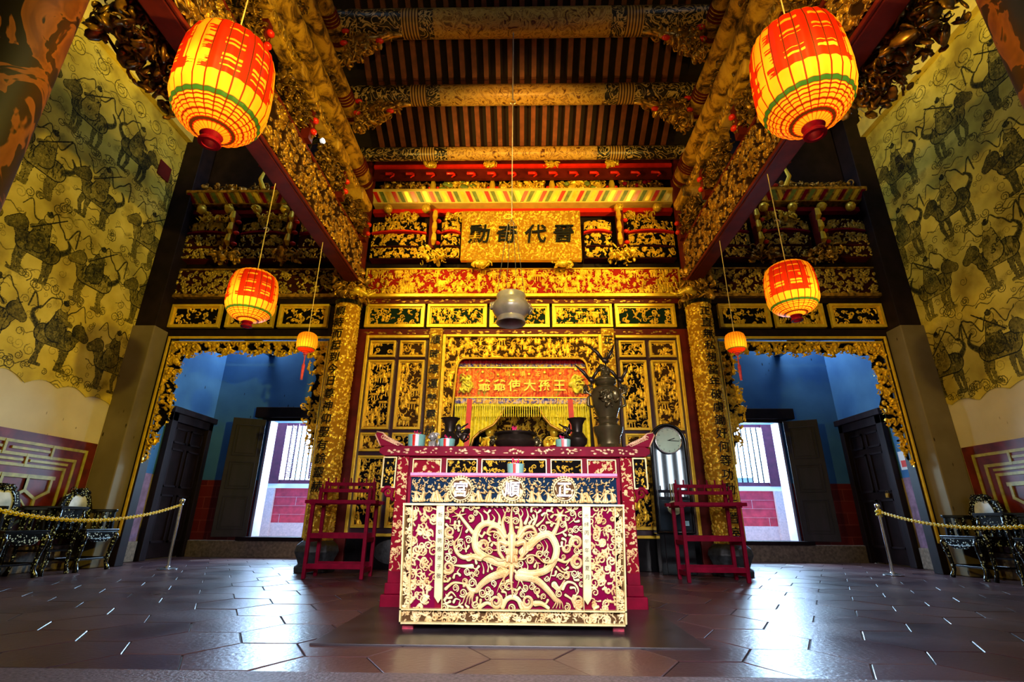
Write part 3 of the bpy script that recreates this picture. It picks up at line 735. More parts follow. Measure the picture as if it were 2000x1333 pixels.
mx4 = nd(nt, 'ShaderNodeMix', data_type='RGBA'); nt.links.new(step(ab.outputs[0], 1.42), mx4.inputs[0]); nt.links.new(mx3.outputs[2], mx4.inputs[6]); nt.links.new(mx2.outputs[2], mx4.inputs[7])
nt.links.new(mx4.outputs[2], b.inputs['Base Color']); b.inputs['Roughness'].default_value = .35
M['purlin'] = m
PL = ['lowest round painted purlin, just above the row of red pegs over the screen', 'round painted purlin with figured gilt middle, second from the screen wall', 'dim round painted purlin, third from the screen wall near the picture top', 'highest painted purlin over the nave behind the top edge', 'ridge purlin']
for i, (y, z, r) in enumerate(PUR[:4]):
    o = obj('round_purlin', MB().tube([(-2.62, y, z), (-1.7, y, z), (-1.0, y, z), (1.0, y, z), (1.7, y, z), (2.62, y, z)], r, 28), M['purlin'], smooth=True)
    tagm(o, PL[i], 'purlin', 'painted purlins of the centre roof')

# ---------------------------------------------------------------- the screen wall at y = 7.3
YS = 7.30
st = struct('wall_screen', MB().box(-2.62, -1.02, YS+.06, YS+.16, .0, 3.42).box(1.02, 2.62, YS+.06, YS+.16, 0, 3.42).box(-1.02, 1.02, YS+.06, YS+.16, 3.0, 3.42).box(-1.02, 1.02, YS+.06, YS+.16, 0, 1.15)
            .box(-6.0, 6.0, YS+.08, YS+.16, 3.34, 7.95), M['darkwood'])
struct('rail', MB().box(-2.62, 2.62, YS-.02, YS+.08, 3.36, 3.47).box(-2.62, 2.62, YS-.02, YS+.08, 3.91, 4.0), M['redwood'], parent=st)
struct('rail', MB().box(-5.7, -2.75, YS-.02, YS+.08, 3.34, 3.46).box(2.75, 5.7, YS-.02, YS+.08, 3.34, 3.46).box(-5.7, -2.75, YS-.02, YS+.08, 3.91, 4.0).box(2.75, 5.7, YS-.02, YS+.08, 3.91, 4.0), M['darkwood'], parent=st)
for s in (-1, 1):
    struct('screen_post', MB().box(s*2.42, s*2.60, YS-.03, YS+.09, 0, 3.36), M['redwood'], parent=st, bevel=.01)
    struct('upper_post', MB().tube([(s*2.64, 7.04, 3.95), (s*2.64, 7.04, 7.2)], .115, 20), M['redwood'], parent=st, smooth=True)
# gilt line scenes painted on the rails
mb = MB(); rg = random.Random(9)
for k in range(22):
    x = -2.4+k*.225
    for z in (3.415, 3.955):
        for q in range(5): mb.blob((x+rg.uniform(-.07, .07), YS-.022, z+rg.uniform(-.025, .025)), (rg.uniform(.015, .04), .003, rg.uniform(.006, .016)), 6, 4)
struct('gilt_rail_scenes', mb, M['gold_dull'], parent=st)
struct('plinth', MB().box(-2.40, 2.40, YS-.05, YS+.06, .0, .41), M['black'], parent=st, bevel=.01)
mb = MB().lathe([(.0, -.01), (.22, 0), (.26, .01), (.22, .02), (0, .02)], (0, 0, 0), 24)
mb.v = [(v[0]-1.75, YS-.05-v[2]*.8, .22+v[1]*.6) for v in mb.v]
struct('carved_roundel', mb, M['stone_dark'], parent=st, smooth=True)

def seg_panel(parent, x0, x1, z0, z1, y, A, mat, fw=.05, dep=.035, px=.0065, fmat='gold', name='carved_panel', deep=.02):
    if x0 > x1: x0, x1 = x1, x0
    p = carved(name, A, x0+fw*.8, x1-fw*.8, z0+fw*.8, z1-fw*.8, y, mat, parent, dep, px)
    f = MB().frame(x0, x1, z0, z1, fw*.62, y-dep-.012, y+.02).frame(x0+fw*.6, x1-fw*.6, z0+fw*.6, z1-fw*.6, fw*.35, y-dep*.5, y+.02)
    obj('panel_frame', f, M[fmat], p, bevel=.004)
    # parented to a mesh whose own origin is the thing's
    return p

# door leaves of the screen, two on each side of the altar opening
ZR = [(3.0, 3.27), (1.88, 2.95), (1.56, 1.83), (.52, 1.50)]
leafn = ['far left', 'inner left', 'inner right', 'far right']
for i, (x0, x1) in enumerate(((-2.37, -1.97), (-1.90, -1.50), (1.50, 1.90), (1.97, 2.37))):
    t = thing('screen_door', ((x0+x1)/2, YS, .44), ['dark plum screen door with four gilt panels, leftmost of the four, beside the left golden column', 'dark plum screen door with four gilt panels, just left of the left vertical couplet board', 'dark plum screen door with four gilt panels, behind the tall bronze urn', 'dark plum screen door with four gilt panels, partly behind the tall clock'][i], 'door', 'carved doors of the screen wall')
    obj('door_board', MB().box(x0-.035, x1+.035, YS+.01, YS+.055, .45, 3.33), M['plum'], t)
    for z0, z1 in ZR: seg_panel(t, x0, x1, z0, z1, YS, AT_FIG if z1-z0 > .5 else AT_FLORAL, 'gold_black' if (i+int(z0*3)) % 2 else 'gold_wood', .045)
for s in (-1, 1):
    mb = MB().box(s*2.40, s*2.445, YS-.045, YS+.01, .43, 3.36).box(s*1.455, s*2.40, YS-.045, YS+.01, 3.315, 3.36).box(s*1.455, s*2.40, YS-.045, YS+.01, .41, .45)
    o = obj('gilt_moulding', mb, M['gold'], bevel=.006); tagm(o, 'thin bright gilt moulding around the pair of screen doors on the '+('left' if s < 0 else 'right'), 'moulding', 'gilt mouldings of the screen')
# altar opening
t = thing('niche_surround', (0, YS, 1.1), 'gilt carved surround of the altar opening above the long altar table', 'niche surround')
def arch_keep(U, V, H):
    x = -1.19+2.38*U; z = 1.2+2.14*V
    w_ = 1.0+.07*np.clip((2.95-z)/1.5, 0, 1)
    inside = (np.abs(x) < w_) & (z < 2.98) & ~((np.abs(x) > w_-.13) & (z > 2.85) & (np.hypot(np.abs(x)-(w_-.13), z-2.85) > .13))
    return ~inside
H = crop(AT_FIG, 2.38, 2.14, .0065, 77)
surf('carved_surround', H, flatY(-1.19, 1.19, 1.2, 3.34, YS), M['gold_wood'], t, .035, arch_keep)
obj('outer_moulding', MB().box(-1.235, -1.185, YS-.06, YS+.05, 1.1, 3.37).box(1.185, 1.235, YS-.06, YS+.05, 1.1, 3.37).box(-1.185, 1.185, YS-.06, YS+.05, 3.33, 3.37), M['gold'], t, bevel=.006)
pts = [(-1.09, YS-.045, 1.2), (-1.0, YS-.045, 2.82)]
for k in range(7):
    a = PI-k*PI/12; pts.append((-.86+.13*math.cos(a), YS-.045, 2.85+.13*math.sin(a)))
pts += [(-p[0], p[1], p[2]) for p in reversed(pts)]
obj('inner_moulding', MB().tube(pts, .016, 8), M['gold'], t, smooth=True)
mb = MB()
obj('floor_of_niche', MB().box(-1.0, 1.0, YS+.1, 8.9, 1.1, 1.15), M['darkwood'], t)
# couplet boards
CL = '順時應運聲靈赫'; CR = '正直'
for s, tx in ((-1, CL), (1, '正心')):
    x0, x1 = (-1.44, -1.245) if s < 0 else (1.235, 1.43)
    t = thing('couplet_board', ((x0+x1)/2, YS-.03, 1.3), 'tall narrow gilt board with black vertical characters, '+('left' if s < 0 else 'right')+' of the altar opening', 'couplet board', 'couplet boards of the altar')
    obj('board', MB().box(x0, x1, YS-.07, YS-.01, 1.3, 3.46), M['gold'], t, bevel=.004)
    surf('incised_gilding', fade(crop(AT_FINE, .19, 2.15, .0065, 3+s)), flatY(x0+.004, x1-.004, 1.31, 3.45, YS-.07), M['gold_fine'], t, .010)
    mb = MB()
    for k, ch in enumerate(tx):
        write(mb, ch, (x0+x1)/2, 3.27-k*.235, .155, lambda a, b, c: (a, YS-.084-c, b), .012, .05)
    obj('inscription', mb, M['ink'], t, label='black brush characters')
# five and three and three transom panels
TL = {('c', 0): 'leftmost of the five over the altar opening', ('c', 1): 'second from left of the five over the altar opening', ('c', 2): 'in the middle, behind the hanging censer', ('c', 3): 'fourth from left of the five over the altar opening', ('c', 4): 'rightmost of the five over the altar opening',
      ('l', 0): 'over the left gate, against the mural wall', ('l', 1): 'over the left gate, behind the hanging lantern', ('l', 2): 'over the left gate, beside the left golden column',
      ('r', 0): 'over the right gate, beside the right golden column', ('r', 1): 'over the right gate, behind the hanging lantern', ('r', 2): 'over the right gate, against the mural wall'}
for kx, xs in (('c', [(-2.50+.993*k, -2.50+.993*k+.95) for k in range(5)]), ('l', [(-5.66, -4.84), (-4.74, -3.97), (-3.90, -3.10)]), ('r', [(3.10, 3.90), (3.97, 4.74), (4.84, 5.66)])):
    for k, (x0, x1) in enumerate(xs):
        t = thing('transom_panel', ((x0+x1)/2, YS, 3.5), ('gilt-framed openwork panel over dark green ' if kx == 'c' else 'dim gilt-framed openwork panel ')+TL[(kx, k)], 'carved panel', 'row of transom panels')
        seg_panel(t, x0, x1, 3.49, 3.89, YS-.01, AT_OPEN if k % 2 == 0 else AT_FIG, 'gold_green' if kx == 'c' else 'gold_black', .07, .035, .006)
# friezes
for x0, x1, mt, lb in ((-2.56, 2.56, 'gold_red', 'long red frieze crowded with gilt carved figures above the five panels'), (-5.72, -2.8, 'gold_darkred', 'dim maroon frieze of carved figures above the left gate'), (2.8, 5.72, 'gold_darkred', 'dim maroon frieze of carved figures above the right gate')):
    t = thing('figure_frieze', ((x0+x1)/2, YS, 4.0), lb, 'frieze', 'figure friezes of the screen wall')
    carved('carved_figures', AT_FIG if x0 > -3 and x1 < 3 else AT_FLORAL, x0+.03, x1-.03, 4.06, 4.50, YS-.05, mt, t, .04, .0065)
    obj('frieze_board', MB().box(x0, x1, YS-.049, YS+.08, 4.03, 4.53), M['redwood'], t)
    obj('gilt_edging', MB().box(x0, x1, YS-.10, YS, 4.0, 4.055).box(x0, x1, YS-.08, YS, 4.50, 4.525).box(x0, x0+.03, YS-.08, YS, 4.05, 4.5).box(x1-.03, x1, YS-.08, YS, 4.05, 4.5), M['gold' if mt == 'gold_red' else 'gold_dull'], t, bevel=.005)
# tiers of curved beams, struts, bosses
rg = random.Random(12)
def arched(x0, x1, z0, z1, rise, y):
    return lambda U, V, D: (x0+(x1-x0)*U, y-D, z0+(z1-z0)*V+rise*(1-(2*U-1)**2))
BAYS = [(-2.53, -1.60, 'at the left end of the centre bay'), (-1.36, -1.03, 'left of the name plaque'), (1.03, 1.50, 'right of the name plaque'), (1.76, 2.53, 'at the right end of the centre bay'),
        (-5.70, -4.97, 'above the left gate next to the mural'), (-4.76, -4.0, 'above the left gate in mid bay'), (-3.76, -2.85, 'above the left gate next to the column'),
        (2.85, 3.76, 'above the right gate next to the column'), (4.0, 4.76, 'above the right gate in mid bay'), (4.97, 5.70, 'above the right gate next to the mural')]
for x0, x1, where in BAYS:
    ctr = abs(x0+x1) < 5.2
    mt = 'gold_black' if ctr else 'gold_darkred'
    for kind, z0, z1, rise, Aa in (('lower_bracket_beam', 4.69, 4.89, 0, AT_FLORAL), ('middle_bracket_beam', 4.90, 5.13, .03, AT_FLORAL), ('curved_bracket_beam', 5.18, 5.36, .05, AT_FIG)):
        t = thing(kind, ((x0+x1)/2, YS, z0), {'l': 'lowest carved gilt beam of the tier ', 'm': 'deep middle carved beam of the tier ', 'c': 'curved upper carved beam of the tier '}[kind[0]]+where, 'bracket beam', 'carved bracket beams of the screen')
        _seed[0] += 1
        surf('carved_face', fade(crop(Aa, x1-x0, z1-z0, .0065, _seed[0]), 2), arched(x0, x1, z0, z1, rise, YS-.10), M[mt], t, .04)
        pts = [(x0+(x1-x0)*k/10, z0-.005+rise*(1-(2*k/10-1)**2)) for k in range(11)]
        pl = pts+[(p[0], p[1]+z1-z0+.008) for p in reversed(pts)]
        obj('beam_core', MB().prism(pl, YS-.099, YS+.07), M['redwood'], t)
        if kind[0] == 'c':
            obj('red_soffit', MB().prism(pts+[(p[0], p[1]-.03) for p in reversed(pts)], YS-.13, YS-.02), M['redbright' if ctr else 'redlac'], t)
# struts with red pegs and hanging bowls of carving
for x, lb in ((-1.48, 'left of the plaque'), (1.63, 'right of the plaque'), (-4.87, 'over the left gate, nearer the mural'), (-3.88, 'over the left gate, nearer the column'), (3.88, 'over the right gate, nearer the column'), (4.87, 'over the right gate, nearer the mural')):
    t = thing('bracket_strut', (x, YS-.1, 4.55), 'gilt strut with red pegs and pendant bowl, '+lb, 'strut', 'pendant struts of the screen')
    s = -1 if x < 0 else 1
    mb = MB().prism([(x-.05, 4.80), (x+.03, 4.80), (x+.05, 5.50), (x-.06, 5.50)], YS-.26, YS-.1)
    obj('strut_block', mb, M['redwood'], t, bevel=.01)
    mb = MB()
    for k in range(3):
        z = 4.86+k*.22
        mb.tube([(x-.03*s, YS-.26, z), (x-.05*s, YS-.34, z+.04), (x-.05*s, YS-.33, z+.14), (x-.02*s, YS-.25, z+.22)], [.025, .045, .035, .012], 8)
    obj('curled_leaf', mb, M['gold'], t, smooth=True)
    for k in range(3): obj('red_peg', MB().blob((x+.085, YS-.2, 4.92+k*.21), (.05, .05, .032)), M['redbright'], t, smooth='all')
    mb = MB().cluster((x, YS-.2, 4.70), (.20, .12, .10), 70, .045, rg)
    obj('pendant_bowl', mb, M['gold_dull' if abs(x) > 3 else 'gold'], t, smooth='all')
# red lower rail, gilt bosses, painted leaf cornice
for x0, x1, nb, lb, ctr in ((-2.55, 2.55, 8, 'bright yellow cornice of painted slanting leaves above the name plaque', 1), (-5.75, -2.8, 6, 'dim cornice of painted slanting leaves above the left gate', 0), (2.8, 5.75, 6, 'dim cornice of painted slanting leaves above the right gate', 0)):
    t = thing('leaf_cornice', ((x0+x1)/2, YS, 5.66), lb, 'cornice', 'leaf cornices of the screen')
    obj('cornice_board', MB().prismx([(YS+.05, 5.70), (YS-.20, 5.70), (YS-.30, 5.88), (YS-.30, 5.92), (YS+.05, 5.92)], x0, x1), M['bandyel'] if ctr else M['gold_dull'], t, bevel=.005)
    n = int((x1-x0)/.105)
    for col, ph in (('redbright', 0), ('jadegreen', 1), ('gold', 2)):
        mb = MB()
        for k in range(n):
            if k % 3 != ph: continue
            x = x0+.03+k*(x1-x0-.06)/n; q = 1 if x < (x0+x1)/2 else -1
            z0, y0, y1 = 5.715, YS-.212, YS-.292
            a0, a1 = x+.05-q*.03, x+.05+q*.05
            A4 = [(a1-.035, y0, z0), (a1+.025, y0, z0), (a0+.035, y1, 5.865), (a0-.035, y1, 5.865)]
            mb.add([(p[0], p[1]-.004, p[2]) for p in A4]+[(p[0], p[1]+.01, p[2]) for p in A4], [(0,1,2,3),(7,6,5,4),(0,4,5,1),(1,5,6,2),(2,6,7,3),(3,7,4,0)])
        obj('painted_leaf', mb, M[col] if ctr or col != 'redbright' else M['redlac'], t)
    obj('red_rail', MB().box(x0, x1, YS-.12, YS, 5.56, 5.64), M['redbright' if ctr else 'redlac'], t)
    for k in range(nb):
        x = x0+.28+k*(x1-x0-.56)/(nb-1)
        if ctr and abs(x) < 1.0: continue
        b_ = thing('gilt_boss', (x, YS-.2, 5.6), 'round gilt carved boss under the painted leaf cornice '+('of the centre bay' if ctr else ('on the left' if x < 0 else 'on the right')), 'boss', 'gilt bosses under the cornice '+('centre' if ctr else ('left' if x < 0 else 'right')))
        obj('boss_head', MB().blob((x, YS-.2, 5.59), (.075, .08, .08), 12, 8).cluster((x, YS-.24, 5.59), (.05, .03, .05), 14, .025, rg), M['gold'], b_, smooth='all')
    for k in range(int((x1-x0)/1.0)):
        x = x0+.5+k*1.0
        if ctr and abs(x) < 1.0: continue
        b_ = obj('carved_cushion', MB().cluster((x, YS-.15, 5.45), (.26, .06, .05), 60, .04, rg), M['gold'], smooth='all')
        tagm(b_, 'flat gilt carved bracket cushion under the bosses '+('of the centre bay' if ctr else ('over the left gate' if x < 0 else 'over the right gate')), 'bracket', 'bracket cushions '+('centre' if ctr else ('left' if x < 0 else 'right')))
# flower baskets on top of the cornice, dividers and peg row
FB = ['twisted dark foliage', 'pale lotus leaves and flowers', 'yellow peonies behind the hanging wire', 'mixed blossoms', 'dim roses']
for k in range(5):
    x = -2.03+k*1.015
    t = thing('flower_carving', (x, YS-.18, 5.92), 'openwork carving of %s, %s of five on the cornice' % (FB[k], ['first', 'second', 'third', 'fourth', 'last'][k]), 'flower carving', 'flower carvings on the cornice')
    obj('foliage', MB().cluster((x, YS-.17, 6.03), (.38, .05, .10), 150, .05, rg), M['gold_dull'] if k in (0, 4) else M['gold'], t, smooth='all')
    mb = MB()
    for q in range(6 if k != 1 else 9): mb.blob((x+rg.uniform(-.34, .34), YS-.23, 6.05+rg.uniform(-.08, .12)), (.05, .03, .04) if k != 1 else (.07, .02, .04), 8, 5)
    obj('blossom', mb, M['jadegreen'] if k in (1, 3) else M['redlac'] if k == 4 else M['gold'], t, smooth='all')
for k in range(4):
    x = -1.52+k*1.015
    t = thing('divider_finial', (x, YS-.22, 5.92), 'slim pointed gilt divider %s between the flower carvings' % ['far left', 'just left of the hanging wire', 'just right of the hanging wire', 'far right'][k], 'finial', 'dividers on the cornice')
    obj('spike', MB().lathe([(.05, 0), (.05, .10), (.028, .2), (.02, .30), (.004, .40)], (x, YS-.26, 5.92), 10), M['gold'], t, smooth=True)
    for q, z in ((-.06, 6.0), (.07, 6.0), (.06, 6.18)): obj('red_peg', MB().blob((x+q, YS-.2, z), (.045, .04, .03)), M['redbright'], t, smooth='all')
for s in (-1, 1):
    for x in (3.9, 4.7, 5.3):
        t = thing('dim_flower_carving', (s*x, YS-.15, 5.92), 'dark openwork foliage on the cornice over the %s gate' % ('left' if s < 0 else 'right'), 'flower carving', 'dark foliage over the %s gate' % ('left' if s < 0 else 'right'))
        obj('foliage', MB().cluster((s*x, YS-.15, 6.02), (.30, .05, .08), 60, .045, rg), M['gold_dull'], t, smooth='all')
    t = thing('curved_horn', (s*4.45, YS-.2, 5.92), 'pale curved horn-shaped bracket with red pegs over the %s gate' % ('left' if s < 0 else 'right'), 'bracket', 'horn brackets')
    obj('horn', MB().tube([(s*4.42, YS-.3, 5.93), (s*4.47, YS-.36, 6.08), (s*4.44, YS-.34, 6.25), (s*4.50, YS-.28, 6.42)], [.04, .035, .025, .008], 8), M['gold'], t, smooth=True)
    for q, z in ((4.3, 6.02), (4.3, 6.25), (4.2, 6.5), (4.6, 6.5)): obj('red_peg', MB().blob((s*q, YS-.2, z), (.06, .05, .028)), M['redbright'], t, smooth='all')
p0 = None
for k in range(14):
    x = -2.25+k*.345
    o = obj('red_peg', MB().tube([(x-.06, 6.90, 6.15), (x+.05, 6.90, 6.15), (x+.07, 6.90, 6.13)], .026, 10).tube([(x+.06, 6.89, 6.14), (x+.08, 6.88, 6.10), (x+.03, 6.87, 6.05)], [.018, .016, .010], 8), M['redbright'], smooth=True)
    tagm(o, 'short bright red peg sticking out of the dark beam below the lowest purlin', 'peg', 'row of fourteen red pegs')
struct('eaves_board', MB().box(-2.52, 2.52, 6.92, 6.98, 6.06, 6.42), M['redwood'], parent=st)
struct('red_tie', MB().box(-2.52, 2.52, 6.88, 6.92, 6.26, 6.32), M['redbright'], parent=st)
for k, x in enumerate((-1.55, -.54, .49, 1.5)):
    o = obj('carved_corbel', MB().cluster((x, 6.86, 6.31), (.10, .05, .05), 34, .035, rg).blob((x, 6.88, 6.31), (.10, .06, .06)), M['gold'], smooth='all')
    o.location = (0, 0, 0)
    tagm(o, 'small gilt carved corbel, %s of four under the lowest purlin' % ['first', 'second', 'third', 'last'][k], 'corbel', 'corbels under the lowest purlin')
# the name plaque
t = thing('name_plaque', (0, YS-.3, 4.68), 'large gilt name plaque with four black brush characters above the red frieze', 'plaque')
obj('plaque_board', MB().box(-.985, .955, YS-.33, YS-.24, 4.53, 5.45), M['gold'], t, bevel=.01)
surf('carved_ground', fade(crop(AT_FINE, 2.0, .93, .0058, 8)), flatY(-.98, .95, 4.535, 5.445, YS-.33), M['gold_fine'], t, .022)
mb = MB()
for ch, x in zip('勳奇代晉', (-.69, -.24, .22, .67)): write(mb, ch, x, 4.99, .36, lambda a, b, c: (a, YS-.36-c, b), .013, .10)
obj('inscription', mb, M['ink'], t, label='four black brush characters')
for s in (-1, 1):
    obj('carved_foot', MB().cluster((s*.66, YS-.27, 4.50), (.12, .05, .05), 40, .04, rg).blob((s*.66, YS-.27, 4.50), (.13, .06, .07)), M['gold'], t, smooth='all')

# ---------------------------------------------------------------- gates with hanging carved valance
for s in (-1, 1):
    nm = 'left' if s < 0 else 'right'
    xa, xb = 2.98, 5.60
    t = thing('gate_surround', (s*(xa+xb)/2, YS, 0), 'tall gilt-edged gate surround with a carved hanging valance on the '+nm+' side of the hall', 'gate surround', 'gate surrounds')
    mb = MB().box(s*xa, s*(xa+.04), YS-.05, YS-.02, .38, 3.34).box(s*(xb-.035), s*xb, YS-.05, YS-.02, .38, 3.34).box(s*(xa+.04), s*(xb-.035), YS-.05, YS-.02, 3.30, 3.34)
    obj('gilt_moulding', mb, M['gold'], t, bevel=.008)
    obj('inner_bead', MB().box(s*(xa+.06), s*(xa+.075), YS-.03, YS+.0, 1.4, 3.27).box(s*(xb-.075), s*(xb-.06), YS-.03, YS+.0, 1.38, 3.27).box(s*(xa+.06), s*(xb-.06), YS-.03, YS+.05, 3.24, 3.265), M['gold'], t, bevel=.003)
    for q0, q1 in ((xa-.10, xa+.055), (xb-.055, xb+.10)): obj('dark_jamb', MB().box(s*q0, s*q1, YS-.019, YS+.14, .0, 3.36), M['darkwood'], t, bevel=.006)
    def keepg(U, V, H):
        x = xa+.07+(xb-xa-.14)*U; z = 1.36+1.88*V
        do = np.minimum(xb-.07-x, 9); di = x-(xa+.07)
        wob = .04*np.sin(z*9)+.03*np.sin(z*23)
        wo = np.where(z > 2.0, .27, .05+.22*np.clip((z-1.38)/.62, 0, 1))+wob*.6
        wi = np.where(z > 2.0, .24, .05+.19*np.clip((z-1.55)/.5, 0, 1))+wob*.6
        top = z > 3.02+.03*np.sin(x*13)-.12*(np.clip(.5-do, 0, .5)**1+np.clip(.5-di, 0, .5))
        gap = .07*(H < .12)
        top = z-gap > 3.02+.03*np.sin(x*13)-.12*(np.clip(.5-do, 0, .5)+np.clip(.5-di, 0, .5))
        return top | ((do < wo-gap) & (z > 1.38+gap)) | ((di < wi-gap) & (z > 1.5+gap))
    H = atlas(300, 220, 40+s, 'floral', 2.3); H2 = np.zeros_like(H)
    for q in range(70): flower(H2, rnd.uniform(0, 300), rnd.uniform(0, 220), rnd.uniform(6, 10), 1)
    H = np.maximum(H, H2)
    x0, x1 = (s*(xa+.07), s*(xb-.07))
    surf('carved_valance', H, (lambda U, V, D, x0=x0, x1=x1: (x0+(x1-x0)*U, YS+.03-D, 1.36+1.88*V)), M['gold_black'], t, .09, keepg)

# ---------------------------------------------------------------- golden inscribed columns
def wrapcol(cx, cy, r):
    return lambda U, V, D: (cx+(r+D)*np.sin((U-.5)*2*PI), cy-(r+D)*np.cos((U-.5)*2*PI), .37+3.31*V)
TXT = {-1: '順時而起到今日尊神仰聖有餘靈赫', 1: '正直無私想當年破虜鋤奸何等功勳佐晉室'}
for s in (-1, 1):
    nm = 'left' if s < 0 else 'right'; cx, cy, r = s*2.65, 6.9, .175
    t = thing('golden_column', (cx, cy, 0), 'round gilt column with a vertical black inscription on the '+nm+' of the screen', 'column', 'golden columns')
    H = crop(AT_FINE, 2*PI*r, 3.31, .0062, 60+s)
    o = surf('gilded_shaft', H, wrapcol(cx, cy, r), M['gold_fine'], t, .016)
    obj('shaft_core', MB().tube([(cx, cy, .36), (cx, cy, 3.7)], r-.003, 32), M['gold_dull'], t, smooth=True)
    mb = MB(); tx = TXT[s]; n = len(tx); a0 = (-.25 if s < 0 else .15)
    for k, ch in enumerate(tx):
        write(mb, ch, 0, 3.54-k*(3.54-.50)/max(n-1, 17), .155, lambda a, b, c: (cx+(r+.018+c)*math.sin(a/r+a0), cy-(r+.018+c)*math.cos(a/r+a0), b), .004, .08)
    obj('inscription', mb, M['ink'], t, label='vertical line of black brush characters')
    obj('column_base', MB().lathe([(.26, 0), (.27, .06), (.22, .09), (.25, .16), (.29, .24), (.27, .31), (.21, .36), (.18, .37)], (cx, cy, 0), 8), M['stone_dark'], t, bevel=.01, label='dark carved octagonal stone base')
    obj('iron_collar', MB().tube([(cx, cy, 3.68), (cx, cy, 3.74)], .20, 32), M['black'], t, smooth=True)
    mb = MB().cluster((cx, cy, 4.0), (.22, .22, .22), 150, .06, rg)
    obj('carved_capital', mb, M['gold_dull'], t, smooth='all')
    mb = MB().tube([(cx-s*.1, cy-.22, 3.80), (cx-s*.26, cy-.26, 3.83), (cx-s*.36, cy-.2, 3.78), (cx-s*.46, cy-.22, 3.82)], [.05, .04, .03, .012], 8).blob((cx-s*.2, cy-.27, 3.84), (.06, .05, .05)).cluster((cx-s*.25, cy-.24, 3.82), (.13, .03, .05), 14, .03, rg)
    obj('dragon_spout', mb, M['gold'], t, smooth='all')

# near painted columns at the picture's upper corners
m, nt, b = mat_base('dragon_painted_column')
tc = objcoord(nt, (1, 1, .8))
n = nd(nt, 'ShaderNodeTexNoise'); n.inputs['Scale'].default_value = 3.4; n.inputs['Detail'].default_value = 3.5; n.inputs['Roughness'].default_value = .55; n.inputs['Distortion'].default_value = 1.6; nt.links.new(tc, n.inputs[0])
n2 = nd(nt, 'ShaderNodeTexNoise'); n2.inputs['Scale'].default_value = 60; nt.links.new(tc, n2.inputs[0])
c1 = ramp(nt, n.outputs[0], [(.475, (.008, .004, .003)), (.49, (.20, .06, .014)), (.60, (.10, .026, .009)), (.75, (.15, .042, .010))])
mx = nd(nt, 'ShaderNodeMix', data_type='RGBA', blend_type='MULTIPLY'); mx.inputs[0].default_value = .5
nt.links.new(c1, mx.inputs[6]); nt.links.new(n2.outputs[1], mx.inputs[7]); nt.links.new(c1, b.inputs['Base Color']); b.inputs['Roughness'].default_value = .5
M['dragoncol'] = m
for s in (-1, 1):
    t = thing('painted_column', (s*2.65, 1.84, 0), 'near dark column painted with orange dragon clouds in the upper '+('left' if s < 0 else 'right')+' corner', 'column', 'near painted columns')
    obj('column_shaft', MB().tube([(s*2.65, 1.84, .3), (s*2.65, 1.84, 2.5), (s*2.65, 1.84, 5.2)], .20, 40), M['dragoncol'], t, smooth=True)
    obj('column_base', MB().lathe([(.30, 0), (.31, .1), (.26, .2), (.21, .3)], (s*2.65, 1.84, 0), 8), M['stone_dark'], t)

